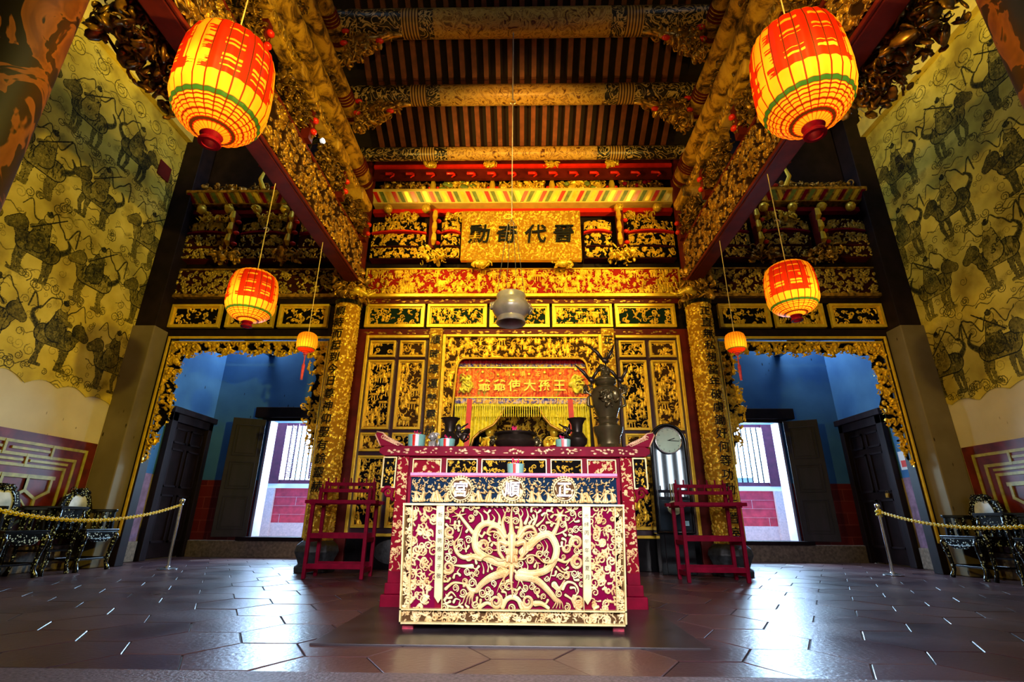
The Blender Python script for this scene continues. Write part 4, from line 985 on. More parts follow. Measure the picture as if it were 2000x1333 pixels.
# ---------------------------------------------------------------- trusses along the nave
def mottled():
    m, nt, b = mat_base('mottled_gold_paint'); n = nd(nt, 'ShaderNodeTexNoise'); n.inputs['Scale'].default_value = 4.5; n.inputs['Detail'].default_value = 8; n.inputs['Roughness'].default_value = .7; n.inputs['Distortion'].default_value = .8
    nt.links.new(objcoord(nt), n.inputs[0]); nt.links.new(ramp(nt, n.outputs[0], [(.38, (.018, .008, .003)), (.46, (.22, .10, .014)), (.53, (.52, .27, .03)), (.7, (.66, .38, .045))]), b.inputs['Base Color'])
    b.inputs['Roughness'].default_value = .45; b.inputs['Specular IOR Level'].default_value = .3
    return m
for s in (-1, 1):
    nm = 'left' if s < 0 else 'right'
    xi, xo = s*2.50, s*2.70
    t = thing('tie_beam', (s*2.6, 4.4, 4.03), 'deep carved tie beam running back along the %s side of the nave' % nm, 'beam', 'carved tie beams')
    obj('beam_core', MB().box(xi, xo, 2.02, 6.72, 4.03, 4.68), M['redwood'], t, bevel=.015)
    _seed[0] += 1
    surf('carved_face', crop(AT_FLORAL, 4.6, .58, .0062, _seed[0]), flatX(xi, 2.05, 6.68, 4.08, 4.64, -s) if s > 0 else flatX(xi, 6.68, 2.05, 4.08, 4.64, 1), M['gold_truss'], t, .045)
    obj('edge_moulding', MB().box(xi-s*.03, xi, 2.02, 6.72, 4.03, 4.07).box(xi-s*.03, xi, 2.02, 6.72, 4.64, 4.68), M['redwood'], t, bevel=.008)
    # round golden beams
    for y0, y1, z, r, lb in ((2.3, 6.75, 5.84, .165, 'lowest and thickest'), (2.3, 6.0, 6.45, .125, 'middle'), (2.3, 5.2, 7.0, .115, 'topmost')):
        t = thing('round_beam', (s*2.6, (y0+y1)/2, z), '%s round beam painted gold and mottled black in the %s truss' % (lb, nm), 'beam', 'round truss beams')
        bm_ = MB().tube([(s*2.6, y0, z), (s*2.6, y0+.5, z), (s*2.6, y1-.06, z), (s*2.6, y1, z)], [r, r, r, r*.8], 24)
        obj('beam_shaft', bm_, M['goldcloth'] if 'goldcloth' in M else M.setdefault('goldcloth', mottled()), t, smooth=True)
        mb = MB()
        for y in (y1-.55, y1-.50, y1-.45, y1-.4, y1-.16, y1-.12): mb.tube([(s*2.6, y, z), (s*2.6, y+.025, z)], r+.012, 24)
        obj('banded_collar', mb, M['redwood'], t, smooth=True)
    # small scalloped beam carried on boat-shaped blocks
    t = thing('scalloped_beam', (s*2.55, 4.4, 5.3), 'slim scalloped gilt beam with boat-shaped blocks in the %s truss' % nm, 'beam', 'scalloped beams')
    mb = MB().box(s*2.46, s*2.62, 2.8, 6.6, 5.26, 5.42); obj('beam_core', mb, M['gold_truss'] if 0 else M['goldcloth'], t, bevel=.02)
    mb = MB()
    for k in range(34): mb.blob((s*2.455, 2.95+k*.108, 5.33), (.015, .045, .06), 8, 5)
    obj('scallop', mb, M['gold_dull'], t, smooth='all')
    for k, y in enumerate((3.1, 4.2, 5.3, 6.35)):
        obj('boat_block', MB().prismx([(y-.24, 5.22), (y-.17, 5.12), (y+.17, 5.12), (y+.24, 5.22), (y+.24, 5.30), (y-.24, 5.30)], s*2.36, s*2.64), M['goldcloth'], t, bevel=.02)
        b_ = thing('truss_bracket', (s*2.5, y, 4.7), ('knot of carved smoky-gilt bracketing on the %s tie beam, ' % nm)+['nearest the camera', 'second from the camera', 'third from the camera', 'beside the golden column'][k], 'bracket', 'truss brackets')
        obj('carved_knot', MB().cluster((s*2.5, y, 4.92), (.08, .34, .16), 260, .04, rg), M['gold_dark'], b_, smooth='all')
        obj('red_block', MB().box(s*2.42, s*2.52, y+.25, y+.35, 4.69, 5.12), M['redwood'], b_)
        for z in (4.98, 4.82): obj('red_peg', MB().blob((s*2.40, y+.3, z), (.04, .045, .035)), M['redbright'], b_, smooth='all')
        if k < 3:
            for dy, dz in ((.1, 5.55), (-.3, 6.18), (-.3, 6.76)):
                if dz > 6.5 and k == 2: continue
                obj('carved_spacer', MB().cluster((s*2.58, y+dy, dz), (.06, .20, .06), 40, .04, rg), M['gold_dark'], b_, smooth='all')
    # purlin brackets reaching into the nave
    for k, (y, zt) in enumerate(((5.75, 6.50), (5.0, 6.98))):
        b_ = thing('purlin_bracket', (s*2.3, y, zt-.5), ('carved winged bracket under the painted purlin on the %s, ' % nm)+['nearer the screen wall', 'nearer the top of the picture'][k], 'bracket', 'purlin brackets')
        mb = MB()
        for q in range(5):
            w_ = .62-q*.12
            mb.cluster((s*(2.45-w_/2), y, zt-.06-q*.10), (w_/2, .06, .05), int(60-q*8), .05, rg)
        obj('carved_wing', mb, M['gold_dull'], b_, smooth='all')
        mb = MB().tube([(s*2.3, y, zt-.1), (s*2.0, y-.02, zt-.13), (s*1.8, y-.02, zt-.02), (s*1.66, y-.02, zt-.04)], [.07, .06, .05, .02], 8).blob((s*1.86, y, zt+.02), (.07, .06, .09))
        obj('phoenix_head', mb, M['gold_dull'], b_, smooth='all')
        for q, z in ((1.95, zt-.19), (2.44, zt), (2.44, zt-.22)): obj('red_peg', MB().blob((s*q, y-.06, z), (.06, .04, .035)), M['redbright'], b_, smooth='all')
    o = obj('gable_board', MB().prismx([(1.2, 6.1), (7.2, 6.1), (7.2, 6.3), (5.75, 6.95), (5.0, 7.5), (4.1, 8.15), (1.2, 8.15)], s*2.80, s*2.84), plain('ochre_gable_plaster', (.50, .40, .10), .6))
    tagm(o, 'ochre-yellow infill board behind the round beams of the %s truss' % nm, 'board', 'gable boards')
    # carvings at the head of the near columns
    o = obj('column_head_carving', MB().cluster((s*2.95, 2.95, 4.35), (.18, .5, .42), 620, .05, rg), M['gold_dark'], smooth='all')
    tagm(o, 'dark tangle of gilt carving beside the head of the near %s column' % nm, 'carving', 'column head carvings')
    # a small white spot lamp fixed to the truss
    if s < 0:
        t = thing('spot_lamp', (-2.33, 4.62, 4.80), 'small bright white spot lamp clipped among the carvings of the left truss', 'lamp')
        obj('lamp_body', MB().tube([(-2.56, 4.74, 4.66), (-2.52, 4.72, 4.84), (-2.42, 4.66, 4.84), (-2.36, 4.64, 4.82)], [.015, .015, .028, .03], 12), M['black'], t, smooth=True)
        m, nt, b = mat_base('lit_lamp_face'); b.inputs['Emission Color'].default_value = (1, .95, .85, 1); b.inputs['Emission Strength'].default_value = 12
        obj('lamp_face', MB().blob((-2.335, 4.63, 4.81), (.018, .04, .025)), m, t, smooth='all')

# ---------------------------------------------------------------- paper lanterns
def lanternmat():
    m = bpy.data.materials.new('painted_oiled_paper'); m.use_nodes = True; nt = m.node_tree
    out = nt.nodes['Material Output']; b = nt.nodes['Principled BSDF']; b.inputs['Roughness'].default_value = .45
    at = nd(nt, 'ShaderNodeAttribute', attribute_name='relief')
    c = ramp(nt, at.outputs['Fac'], [(.0, (.95, .42, .02)), (.16, (.55, .020, .002)), (.40, (.07, .02, .003)), (.68, (.03, .13, .02))], 'CONSTANT')
    n = nd(nt, 'ShaderNodeTexNoise'); n.inputs['Scale'].default_value = 5; nt.links.new(objcoord(nt), n.inputs[0])
    mx = nd(nt, 'ShaderNodeMix', data_type='RGBA', blend_type='MULTIPLY'); mx.inputs[0].default_value = .6
    nt.links.new(c, mx.inputs[6]); nt.links.new(ramp(nt, n.outputs[0], [(.3, (.7, .65, .6)), (.6, (1, 1, 1))]), mx.inputs[7])
    nt.links.new(mx.outputs[2], b.inputs['Base Color'])
    tr = nd(nt, 'ShaderNodeBsdfTranslucent'); nt.links.new(mx.outputs[2], tr.inputs[0])
    ms = nd(nt, 'ShaderNodeMixShader'); ms.inputs[0].default_value = .72
    nt.links.new(b.outputs[0], ms.inputs[1]); nt.links.new(tr.outputs[0], ms.inputs[2]); nt.links.new(ms.outputs[0], out.inputs[0])
    return m
M['paper'] = lanternmat()
LP = [(.20, 0), (.45, .035), (.70, .09), (.88, .17), (.975, .28), (1, .45), (.99, .62), (.95, .78), (.86, .89), (.66, .965), (.26, 1)]
def lantern(x, y, z, rad, hgt, label, ztop, power, seed, red=1.0, tassel=False, rot=0.0, hook=None):
    t = thing('paper_lantern', (x, y, z), label, 'lantern', 'paper lanterns')
    r = random.Random(seed); nx, ny = 240, 150
    A = np.zeros((ny, nx))
    if red:
        for g in range(3):                       # tall red characters built of brush strokes
            u0 = int(nx*g/3)+3; wd = int(nx/3)-10
            for v0, hh2, a0, a1 in ((.33, .10, 0, 1), (.46, .03, .1, .8), (.51, .10, .0, .95), (.63, .03, .1, .9), (.68, .10, 0, 1), (.81, .07, .1, .9)):
                for q in range(3):
                    b0 = max(0, a0+r.uniform(-.1, .15)); b1 = min(1, a1+r.uniform(-.2, .1)); vv = v0+r.uniform(-.012, .012)+q*hh2/3
                    i0, i1 = int((vv)*ny), int((vv+hh2/3+.008)*ny)
                    for i in range(i0, min(i1, ny)):
                        sk = int((i-i0)*1.5*r.choice((0, 1)))
                        A[i, u0+int(b0*wd)+sk:u0+int(b1*wd)+sk] = .25
            for q in (.1, .45, .8):
                A[int(.34*ny):int(.88*ny), u0+int(q*wd):u0+int(q*wd)+9] = .25
    else:
        A[:int(.16*ny), :] = .25
        for q in range(14): A[int(r.uniform(.3, .8)*ny), :][r.randrange(nx-30):][:r.randrange(20)] = .5
    for v0, v1, val in ((.155, .185, .85), (.135, .137, .5), (.11, .112, .5), (.09, .092, .25), (.07, .072, .5), (.05, .052, .25), (.032, .034, .5)):
        A[int(v0*ny):int(v1*ny)+1, :] = val
    for k in range(24): A[:, int(k*nx/24)] = .5
    zz = np.array([p[1] for p in LP]); rr = np.array([p[0] for p in LP])
    def fn(U, V, D):
        ra = np.interp(V, zz, rr)*rad*(1-.012*np.cos((U*24 % 1)*2*PI)); a = U*2*PI+rot
        return (x+ra*np.cos(a), y+ra*np.sin(a), z+hgt*V)
    surf('paper_shell', A, fn, M['paper'], t, 0)
    obj('bottom_neck', MB().lathe([(.21, .05), (.17, 0), (.155, -.06), (.14, .05)], (0, 0, 0), 20, cap=False), M['redlac'], t, smooth=True, local=True).scale = (rad, rad, rad)
    obj('bottom_collar', MB().lathe([(.20, .0), (.235, -.04), (.20, -.10), (.175, -.14), (.215, -.18), (.235, -.24), (.225, -.28), (.15, -.285), (.14, -.2), (.14, -.05)], (0, 0, 0), 24, cap=False), M['redlac' if red else 'pinkred'], t, smooth=True, local=True).scale = (rad, rad, rad*.9)
    obj('top_cap', MB().lathe([(.27, 0), (.26, .05), (.12, .10), (.03, .13)], (0, 0, hgt/rad), 20), M['gold_dull'], t, smooth=True, local=True).scale = (rad, rad, rad)
    obj('hanging_wire', MB().tube([(x, y, z+hgt+.05*rad), (x, y, ztop)], .006 if rad > .3 else .005, 6), plain('pale_cord', (.55, .42, .2), .6), t)
    if hook: obj('wire_hook', MB().tube([(x+.03*math.sin(a), y, hook-.03*math.cos(a)) for a in [k*.6 for k in range(8)]], .006, 6), M['steel'], t)
    if tassel:
        obj('tassel', MB().tube([(x, y, z-.02), (x, y, z-.14), (x, y, z-.16), (x, y, z-.34)], [.006, .008, .02, .014], 8), M['pinkred'], t, smooth=True)
    L = bpy.data.lights.new('lantern_bulb', 'POINT'); L.energy = power; L.color = (1, .72, .26); L.shadow_soft_size = .035
    lo = bpy.data.objects.new('lantern_bulb', L); C.objects.link(lo); lo.parent = t; lo.location = (0, -rad*.35, hgt*.36)
    return t
lantern(-2.07, 2.60, 3.03, .30, .84, 'large glowing paper lantern with red characters in the upper left of the picture', 5.2, 7.5, 1, rot=.5)
lantern(1.90, 2.60, 3.06, .30, .84, 'large glowing paper lantern with red characters in the upper right of the picture', 5.2, 7.5, 2, rot=1.3)
lantern(-2.66, 4.40, 2.42, .225, .53, 'middle-sized lit red and yellow lantern hanging in front of the left gate transoms', 4.03, 4.5, 3, rot=.2, hook=3.45)
lantern(2.55, 4.30, 2.44, .225, .53, 'middle-sized lit red and yellow lantern hanging in front of the right gate transoms', 4.03, 4.5, 4, rot=1.0, hook=3.45)
lantern(-2.60, 5.60, 2.51, .118, .25, 'small orange lantern hanging by the left golden column', 4.03, 1.0, 5, red=0, tassel=True)
lantern(2.54, 5.60, 2.51, .118, .25, 'small orange lantern hanging by the right golden column', 4.03, 1.0, 6, red=0, tassel=True)

# ---------------------------------------------------------------- hanging pewter censer
cx, cy, cz = -.12, 5.0, 2.64
t = thing('hanging_censer', (cx, cy, cz), 'round pewter incense censer hanging on a long wire before the screen', 'censer')
obj('bowl', MB().lathe([(.09, .09), (.13, .06), (.165, .015), (.185, -.0), (.19, .012), (.175, .05), (.17, .08), (.205, .12), (.238, .18), (.240, .225), (.215, .285), (.19, .31), (.185, .33), (.19, .38), (.18, .40), (.16, .40), (.155, .33), (.1, .2)], (cx, cy, cz), 40, cap=True), M['pewter'], t, smooth=True)
obj('beast_handle', MB().cluster((cx-.235, cy, cz+.24), (.02, .04, .05), 18, .03, rg).blob((cx-.23, cy, cz+.24), (.035, .05, .055)), M['pewter'], t, smooth='all')
obj('beast_handle', MB().cluster((cx+.235, cy, cz+.20), (.02, .04, .05), 18, .03, rg).blob((cx+.23, cy, cz+.20), (.03, .05, .05)), M['pewter'], t, smooth='all')
mb = MB()
for k in range(4):
    a = k*PI/2+.4; mb.tube([(cx+.185*math.cos(a), cy+.185*math.sin(a), cz+.44), (cx+.05*math.cos(a), cy+.05*math.sin(a), cz+1.25), (cx, cy, cz+1.32)], .0035, 5)
obj('chain', mb, M['steel'], t)
obj('hanging_wire', MB().tube([(cx, cy, cz+1.32), (cx, cy, 5.72)], .006, 6).tube([(cx, cy, 5.78), (cx+.0, cy, 6.99)], .009, 6).tube([(cx+.035*math.sin(a), cy, 5.75-.035*math.cos(a)) for a in [k*.5-1 for k in range(9)]], .007, 6), M['pewter'], t)
obj('hanging_ring', MB().tube([(cx+.05*math.cos(a)-.04, cy, cz+1.36+.03*math.sin(a)) for a in [k*PI/8 for k in range(17)]], .008, 6), M['gold'], t, smooth=True)

for o_ in t.children:
    for v_ in o_.data.vertices:
        z_ = v_.co.z
        k_ = .86 if z_ < .5 else 1
        v_.co.x *= k_; v_.co.y *= k_; v_.co.z = z_*k_ if z_ < .5 else z_

# ---------------------------------------------------------------- front offering table with the dragon panel
XC, YT = -.055, 3.35
t = thing('offering_table', (XC, YT+.3, 0), 'low offering table whose front is a pale gilt dragon carving over wine red', 'table')
px = .0018
def dragon():
    global rnd
    rnd = random.Random(3); W_, H_ = int(.87/px), int(.585/px); H = np.zeros((H_, W_)); kx, ky = .532e-3/px, .4643e-3/px; kk = (kx+ky)/2
    def P(pts, r0, r1, h, pw=.75): path(H, smooth_path([(u*kx, (1300-v)*ky) for u, v in pts]), r0*kk, r1*kk, h, False, pw)
    def smooth_path(p):
        if len(p) < 3: return p
        o = []
        for i in range(len(p)-1):
            p0, p1, p2, p3 = p[max(i-1, 0)], p[i], p[i+1], p[min(i+2, len(p)-1)]
            for q in range(5):
                t_ = q/5; o.append(tuple(.5*((2*p1[j])+(-p0[j]+p2[j])*t_+(2*p0[j]-5*p1[j]+4*p2[j]-p3[j])*t_**2+(-p0[j]+3*p1[j]-3*p2[j]+p3[j])*t_**3) for j in (0, 1)))
        return o+[p[-1]]
    def S(u, v, s, d=1, a=0, h=.6, r=None): curl(H, u*kx, (1300-v)*ky, s*kk, a, d, (r or s*.3)*kk, h, 1.6, False, 22)
    # rising flames behind the head
    for u0, v0, u1, v1, r in ((450,250,370,90,28),(520,240,460,90,30),(570,250,560,150,26),(650,260,590,80,32),(690,240,690,80,22),(960,260,970,70,32),(1010,260,1010,170,26),(1060,270,1080,80,30),(1100,290,1200,130,26),(900,200,905,80,18)):
        P([(u0, v0), ((u0+u1)/2+28, (v0+v1)/2), (u1, v1)], r, 4, .5)
    for d in (-1, 1):
        P([(800+d*95, 380), (800+d*110, 250), (800+d*70, 110)], 42, 8, .62)
    P([(800, 400), (790, 230), (800, 60)], 48, 6, .66)
    # coiling body
    P([(700,770),(560,720),(430,650),(370,560),(365,440),(410,320),(500,265),(620,300),(690,400)], 62, 42, .66)
    P([(930,620),(1040,510),(1130,430),(1230,400),(1300,480),(1330,600),(1290,740),(1200,840),(1050,880),(900,870)], 60, 50, .66)
    P([(720,870),(560,930),(450,1010),(390,1090)], 62, 36, .7); P([(390,1090),(320,1080),(270,1020),(240,1040)], 40, 20, .6)
    P([(880,920),(1080,950),(1230,1080),(1310,1180)], 58, 36, .7)
    for q in (-50, -10, 30, 70): P([(360, 1100), (300+q*.6, 1160+q*.4), (280+q, 1240)], 22, 6, .7)
    for q in (-40, 0, 40, 80): P([(1300, 1160), (1340+q*.5, 1210), (1320+q, 1280)], 22, 6, .7)
    P([(430,700),(330,680),(220,690),(140,620),(120,520),(180,430),(210,310)], 48, 5, .6)
    P([(330,800),(230,800),(130,790)], 40, 14, .5)
    P([(1290,400),(1340,290),(1360,210)], 40, 24, .62)
    P([(330,380),(250,270),(190,190)], 34, 24, .62)
    for a in range(6):
        P([(170, 170), (170+85*math.cos(a+.4), 170-60*math.sin(a+.4))], 20, 5, .62)
        P([(1370, 160), (1370+80*math.cos(a), 160-85*math.sin(a))], 30, 10, .62)
    P([(1430,240),(1450,330),(1400,370),(1330,400)], 24, 12, .5); P([(1440,120),(1530,90),(1560,180),(1480,260)], 16, 8, .5); P([(1290,120),(1220,90),(1230,200),(1290,250)], 16, 8, .5)
    P([(1330,700),(1430,740),(1490,700),(1440,780)], 30, 8, .5); P([(1280,820),(1260,900),(1240,980)], 16, 4, .5); P([(1330,800),(1400,860),(1520,850)], 22, 6, .5)
    for u, v, a in ((1210,540,1),(1160,560,.8),(1180,760,1),(1100,780,.9),(980,790,1),(360,460,2),(260,560,2.2),(520,800,1.3),(470,820,1.6)):
        P([(u, v+60), (u+20*math.cos(a), v), (u-25, v-70)], 18, 3, .5)
    # mane and head
    for d in (-1, 1):
        P([(800+d*80,430),(800+d*150,330),(800+d*240,310),(800+d*290,390),(800+d*250,420)], 40, 14, .8)
        P([(800+d*90,480),(800+d*150,400),(800+d*230,370),(800+d*300,400)], 28, 8, .7)
        P([(800+d*70,520),(800+d*150,500),(800+d*150,620),(800+d*100,700)], 42, 22, .85)
        P([(800+d*55,600),(800+d*56,640)], 28, 26, .92); P([(800+d*45,690),(800+d*52,730)], 34, 30, .95)
        P([(800+d*40,780),(800+d*70,800)], 34, 26, .85)
        P([(800+d*150,560),(800+d*210,520),(800+d*250,480)], 18, 4, .7); P([(800+d*150,600),(800+d*220,600),(800+d*260,570)], 16, 4, .7)
    P([(800,420),(800,600)], 62, 46, .88); P([(800,620),(800,740)], 44, 30, 1.0)
    P([(720,715),(640,725),(560,675),(480,680),(450,715)], 13, 9, .95); P([(880,715),(950,705),(1020,655),(1100,675),(1180,745),(1270,745),(1320,700)], 13, 9, .95)
    P([(800,800),(795,950),(812,1150)], 46, 6, .8)
    for d in (-1, 1):
        P([(800+d*40,850),(800+d*90,950),(800+d*60,1050)], 22, 4, .6); P([(800+d*60,900),(800+d*130,1000),(800+d*170,1110)], 18, 3, .5)
    # clouds and rocks
    for u, v, s in ((470,545,70),(1015,715,55),(55,815,75),(1560,500,80),(1570,740,80),(620,1210,80),(985,1210,80),(1575,1190,70),(1440,900,45),(60,380,70),(310,200,45),(290,690,50),(60,80,60),(1590,1240,60),(1450,570,55),(250,980,40),(950,850,45),(660,850,45)):
        S(u, v, s, rnd.choice((-1, 1)), rnd.uniform(0, 6), .55)
    P([(30,1070),(120,1000),(260,1010)], 30, 14, .5); P([(20,1200),(90,1110),(150,1160)], 26, 10, .5); P([(60,1270),(160,1280),(240,1220)], 22, 8, .5)
    P([(1400,1060),(1450,980),(1540,1000),(1580,1080),(1540,1140)], 26, 12, .5); P([(1430,1130),(1500,1180),(1530,1270)], 24, 8, .5); P([(1300,1010),(1360,1060),(1420,960)], 50, 14, .55)
    P([(700,1270),(740,1190),(810,1160),(880,1190),(920,1270)], 42, 42, .5); P([(430,1280),(520,1230),(600,1280)], 40, 20, .45); P([(1080,1230),(1150,1230),(1230,1280)], 50, 30, .45)
    for u in range(480, 1200, 60): P([(u, 30), (u+25, 55)], 34, 20, .4)
    for u, v in ((120,60),(200,40),(1560,40),(1620,150),(1620,330),(20,560),(20,960),(1620,620),(1610,900),(520,1080),(1100,1080),(960,1050),(560,1110)): S(u, v, rnd.uniform(34, 50), 1, rnd.uniform(0, 6), .42)
    for _ in range(5200):
        u, v = rnd.uniform(10, 1620), rnd.uniform(20, 1290); i_, j_ = int((1300-v)*ky), int(u*kx)
        if 0 <= i_ < H_ and 0 <= j_ < W_ and H[max(0, i_-5):i_+6, max(0, j_-5):j_+6].max() < .12:
            if rnd.random() < .5: S(u, v, rnd.uniform(30, 52), rnd.choice((-1, 1)), rnd.uniform(0, 6), .42)
            else:
                a = rnd.uniform(0, 6); P([(u, v), (u+45*math.cos(a), v+45*math.sin(a)), (u+80*math.cos(a+.7), v+80*math.sin(a+.7))], 27, 5, .47)
    scale = .5+.5*np.abs(np.sin(np.arange(W_)*.95)[None, :]*np.sin(np.arange(H_)*.95)[:, None])
    H = np.where((H > .45) & (H < .8), H*(.80+.20*scale), H)
    return H
obj('table_body', MB().box(XC-.66, XC+.66, YT+.012, YT+.70, .05, .895), M['pinkred'], t)
obj('tabletop', MB().box(XC-.672, XC+.672, YT-.035, YT+.74, .895, .915), plain('mauve_pink_painted_wood', (.55, .22, .42), .5), t, bevel=.004)
pn = obj('dragon_panel', MB().box(XC-.69, XC+.69, YT-.0, YT+.012, .05, .895), M['redlac'], t)
surf('dragon_carving', dragon(), flatY(XC-.435, XC+.435, .125, .71, YT-.002), M['gold_wine'], pn, .045)
def field(x0, x1, z0, z1, seed, mat='gold_wine', dens=.8, big=1.6, px=.0024, dep=.02, name='scroll_field', par=None, frame=True):
    if x0 > x1: x0, x1 = x1, x0
    r = random.Random(seed); nx, ny = int((x1-x0)/px), int((z1-z0)/px); H = np.zeros((ny, nx)); A_ = nx*ny
    for _ in range(int(A_/(170*big)*dens)):
        x, y, a = r.uniform(0, nx), r.uniform(0, ny), r.uniform(0, 6.28); k = r.random()
        if k < .5: curl(H, x, y, r.uniform(5, 9)*big*.8, a, r.choice((-1, 1)), r.uniform(1.5, 2.1)*big*.8, r.uniform(.5, .9), 1.3, False, 12)
        else: leafy(H, x, y, r.uniform(9, 15)*big*.8, a, r.uniform(1.8, 3)*big*.8, r.uniform(.5, .9), False)
    return surf(name, H, flatY(x0, x1, z0, z1, YT-.002), M[mat], par or pn, dep)
for s in (-1, 1):
    field(XC+s*.675, XC+s*.49, .125, .71, 50+s, dens=1.8, big=1.8)
    field(XC+s*.69, XC+s*.645, .125, .71, 60+s, 'gold_pale', 3.0, 1.2, name='side_border')
    x0 = XC+s*.462
    o = obj('dedication_strip', MB().prism([(x0-.026, .19), (x0, .155), (x0+.026, .19), (x0+.026, .712), (x0-.026, .712)], YT-.040, YT-.001), plain('pale_gilt_strip', (.85, .72, .38), .4, .2), t, bevel=.002)
    for k, ch in enumerate('新山朝聘樹弟子敬' if s < 0 else '光緒丙午年孟夏月'):
        mb = MB(); write(mb, ch, x0, .655-k*.050, .030, lambda a, b, c: (a, YT-.0405-c*.1, b), .006, .05)
        obj('painted_character', mb, M['ink'], o)
field(XC-.69, XC+.69, .055, .118, 70, 'gold_pale', 3.2, 1.4, name='bottom_border')
mb = MB().box(XC-.70, XC+.70, YT-.045, YT+.0, .118, .126).box(XC-.70, XC+.70, YT-.045, YT+.01, .046, .056).box(XC-.70, XC+.70, YT-.05, YT+.01, .712, .724).box(XC-.70, XC-.69, YT-.045, YT+.01, .046, .72).box(XC+.69, XC+.70, YT-.045, YT+.01, .046, .72).box(XC-.645, XC-.640, YT-.04, YT, .126, .712).box(XC+.640, XC+.645, YT-.04, YT, .126, .712).box(XC-.44, XC-.436, YT-.05, YT, .126, .712).box(XC+.436, XC+.44, YT-.05, YT, .126, .712)
obj('gilt_fillet', mb, plain('pale_gold_fillet', (.9, .72, .34), .35, .3), t)
# frieze with three medallions
fr = obj('frieze_board', MB().box(XC-.665, XC+.665, YT-.012, YT+.012, .724, .895), M['gold_navy'], t)
H = np.zeros((96, 740)); rnd = random.Random(8)
for k in range(190): leafy(H, rnd.uniform(0, 740), rnd.uniform(52, 96), rnd.uniform(8, 16), rnd.uniform(0, 6), rnd.uniform(2, 3.5), rnd.uniform(.5, .7), False)
for k in range(70): cap(H, 5+k*10.6, rnd.uniform(0, 12), 8+k*10.6, rnd.uniform(0, 12), 4, 3, .5, False)
for k in range(25): figure(H, 12+k*30+rnd.uniform(-8, 8), 6, rnd.uniform(60, 76), rnd.uniform(.8, 1), False, .55)
for k in range(120): leafy(H, rnd.uniform(0, 740), rnd.uniform(0, 60), rnd.uniform(9, 20), rnd.uniform(0, 6), rnd.uniform(2, 3), rnd.uniform(.45, .7), False)
surf('figure_carving', H, flatY(XC-.655, XC+.655, .732, .888, YT-.012), M['gold_navy'], fr, .028)
for k, (x, ch) in enumerate(((XC-.338, '宮'), (XC-.006, '順'), (XC+.325, '正'))):
    md = obj('medallion', MB().tube([(x, YT-.040, .812), (x, YT-.012, .812)], .078, 40), M['gold_pale'], t, label='round pale-gold medallion carrying one white character')
    mb = MB()
    for q in range(28):
        a = q*2*PI/28; mb.blob((x+.079*math.cos(a), YT-.036, .812+.079*math.sin(a)), (.008, .008, .008), 6, 4)
    mb.tube([(x+.069*math.cos(a), YT-.043, .812+.069*math.sin(a)) for a in [q*PI/16 for q in range(33)]], .004, 6)
    obj('beaded_rim', mb, plain('pale_gold_rim', (.9, .72, .36), .35, .3), md, smooth='all')
    surf('cloud_ground', crop(AT_OPEN, .6, .6, .009, 90+k), (lambda U, V, D, x=x: (x+.066*(2*V-.0)*.5*np.cos(U*2*PI), YT-.0405-D, .812+.066*V*np.sin(U*2*PI))), M['gold_pale'], md, .006)
    mb = MB(); write(mb, ch, x, .812, .100, lambda a, b, c: (a, YT-.050-c, b), .022, .05)
    obj('character', mb, plain('lilac_white_inlay', (.75, .72, .9), .4), md, label='white character')
obj('top_fillet', MB().box(XC-.67, XC+.67, YT-.03, YT, .888, .897), M['mauve'] if 'mauve' in M else M['pinkred'], t)
for s in (-1, 1):
    for y in (YT+.02, YT+.62): obj('foot', MB().box(XC+s*.695, XC+s*.625, y, y+.08, 0, .05), M['pinkred'], t, bevel=.003)

for o_ in [q for q in t.children_recursive if q.type == 'MESH']:      # the front tapers a little towards the floor
    a_ = np.empty(len(o_.data.vertices)*3, np.float32); o_.data.vertices.foreach_get('co', a_); a_ = a_.reshape(-1, 3)
    a_[:, 0] *= .955+.045*np.clip(a_[:, 2]/.72, 0, 1); o_.data.vertices.foreach_set('co', a_.reshape(-1))
# storage boxes under the offering table
t = thing('storage_box', (-.29, 3.75, 0), 'pale grey flat storage box pushed under the offering table', 'box')
obj('box_body', MB().box(-.50, -.08, 3.48, 3.95, .008, .046), plain('pale_grey_plastic', (.45, .55, .62), .4), t, bevel=.006)
t = thing('cardboard_tray', (-.57, 3.75, 0), 'bluish grey tray corner left of the pale box under the table', 'tray')
obj('tray_body', MB().box(-.62, -.515, 3.6, 3.9, .008, .044), plain('blue_grey_plastic', (.25, .32, .38), .5), t, bevel=.005)

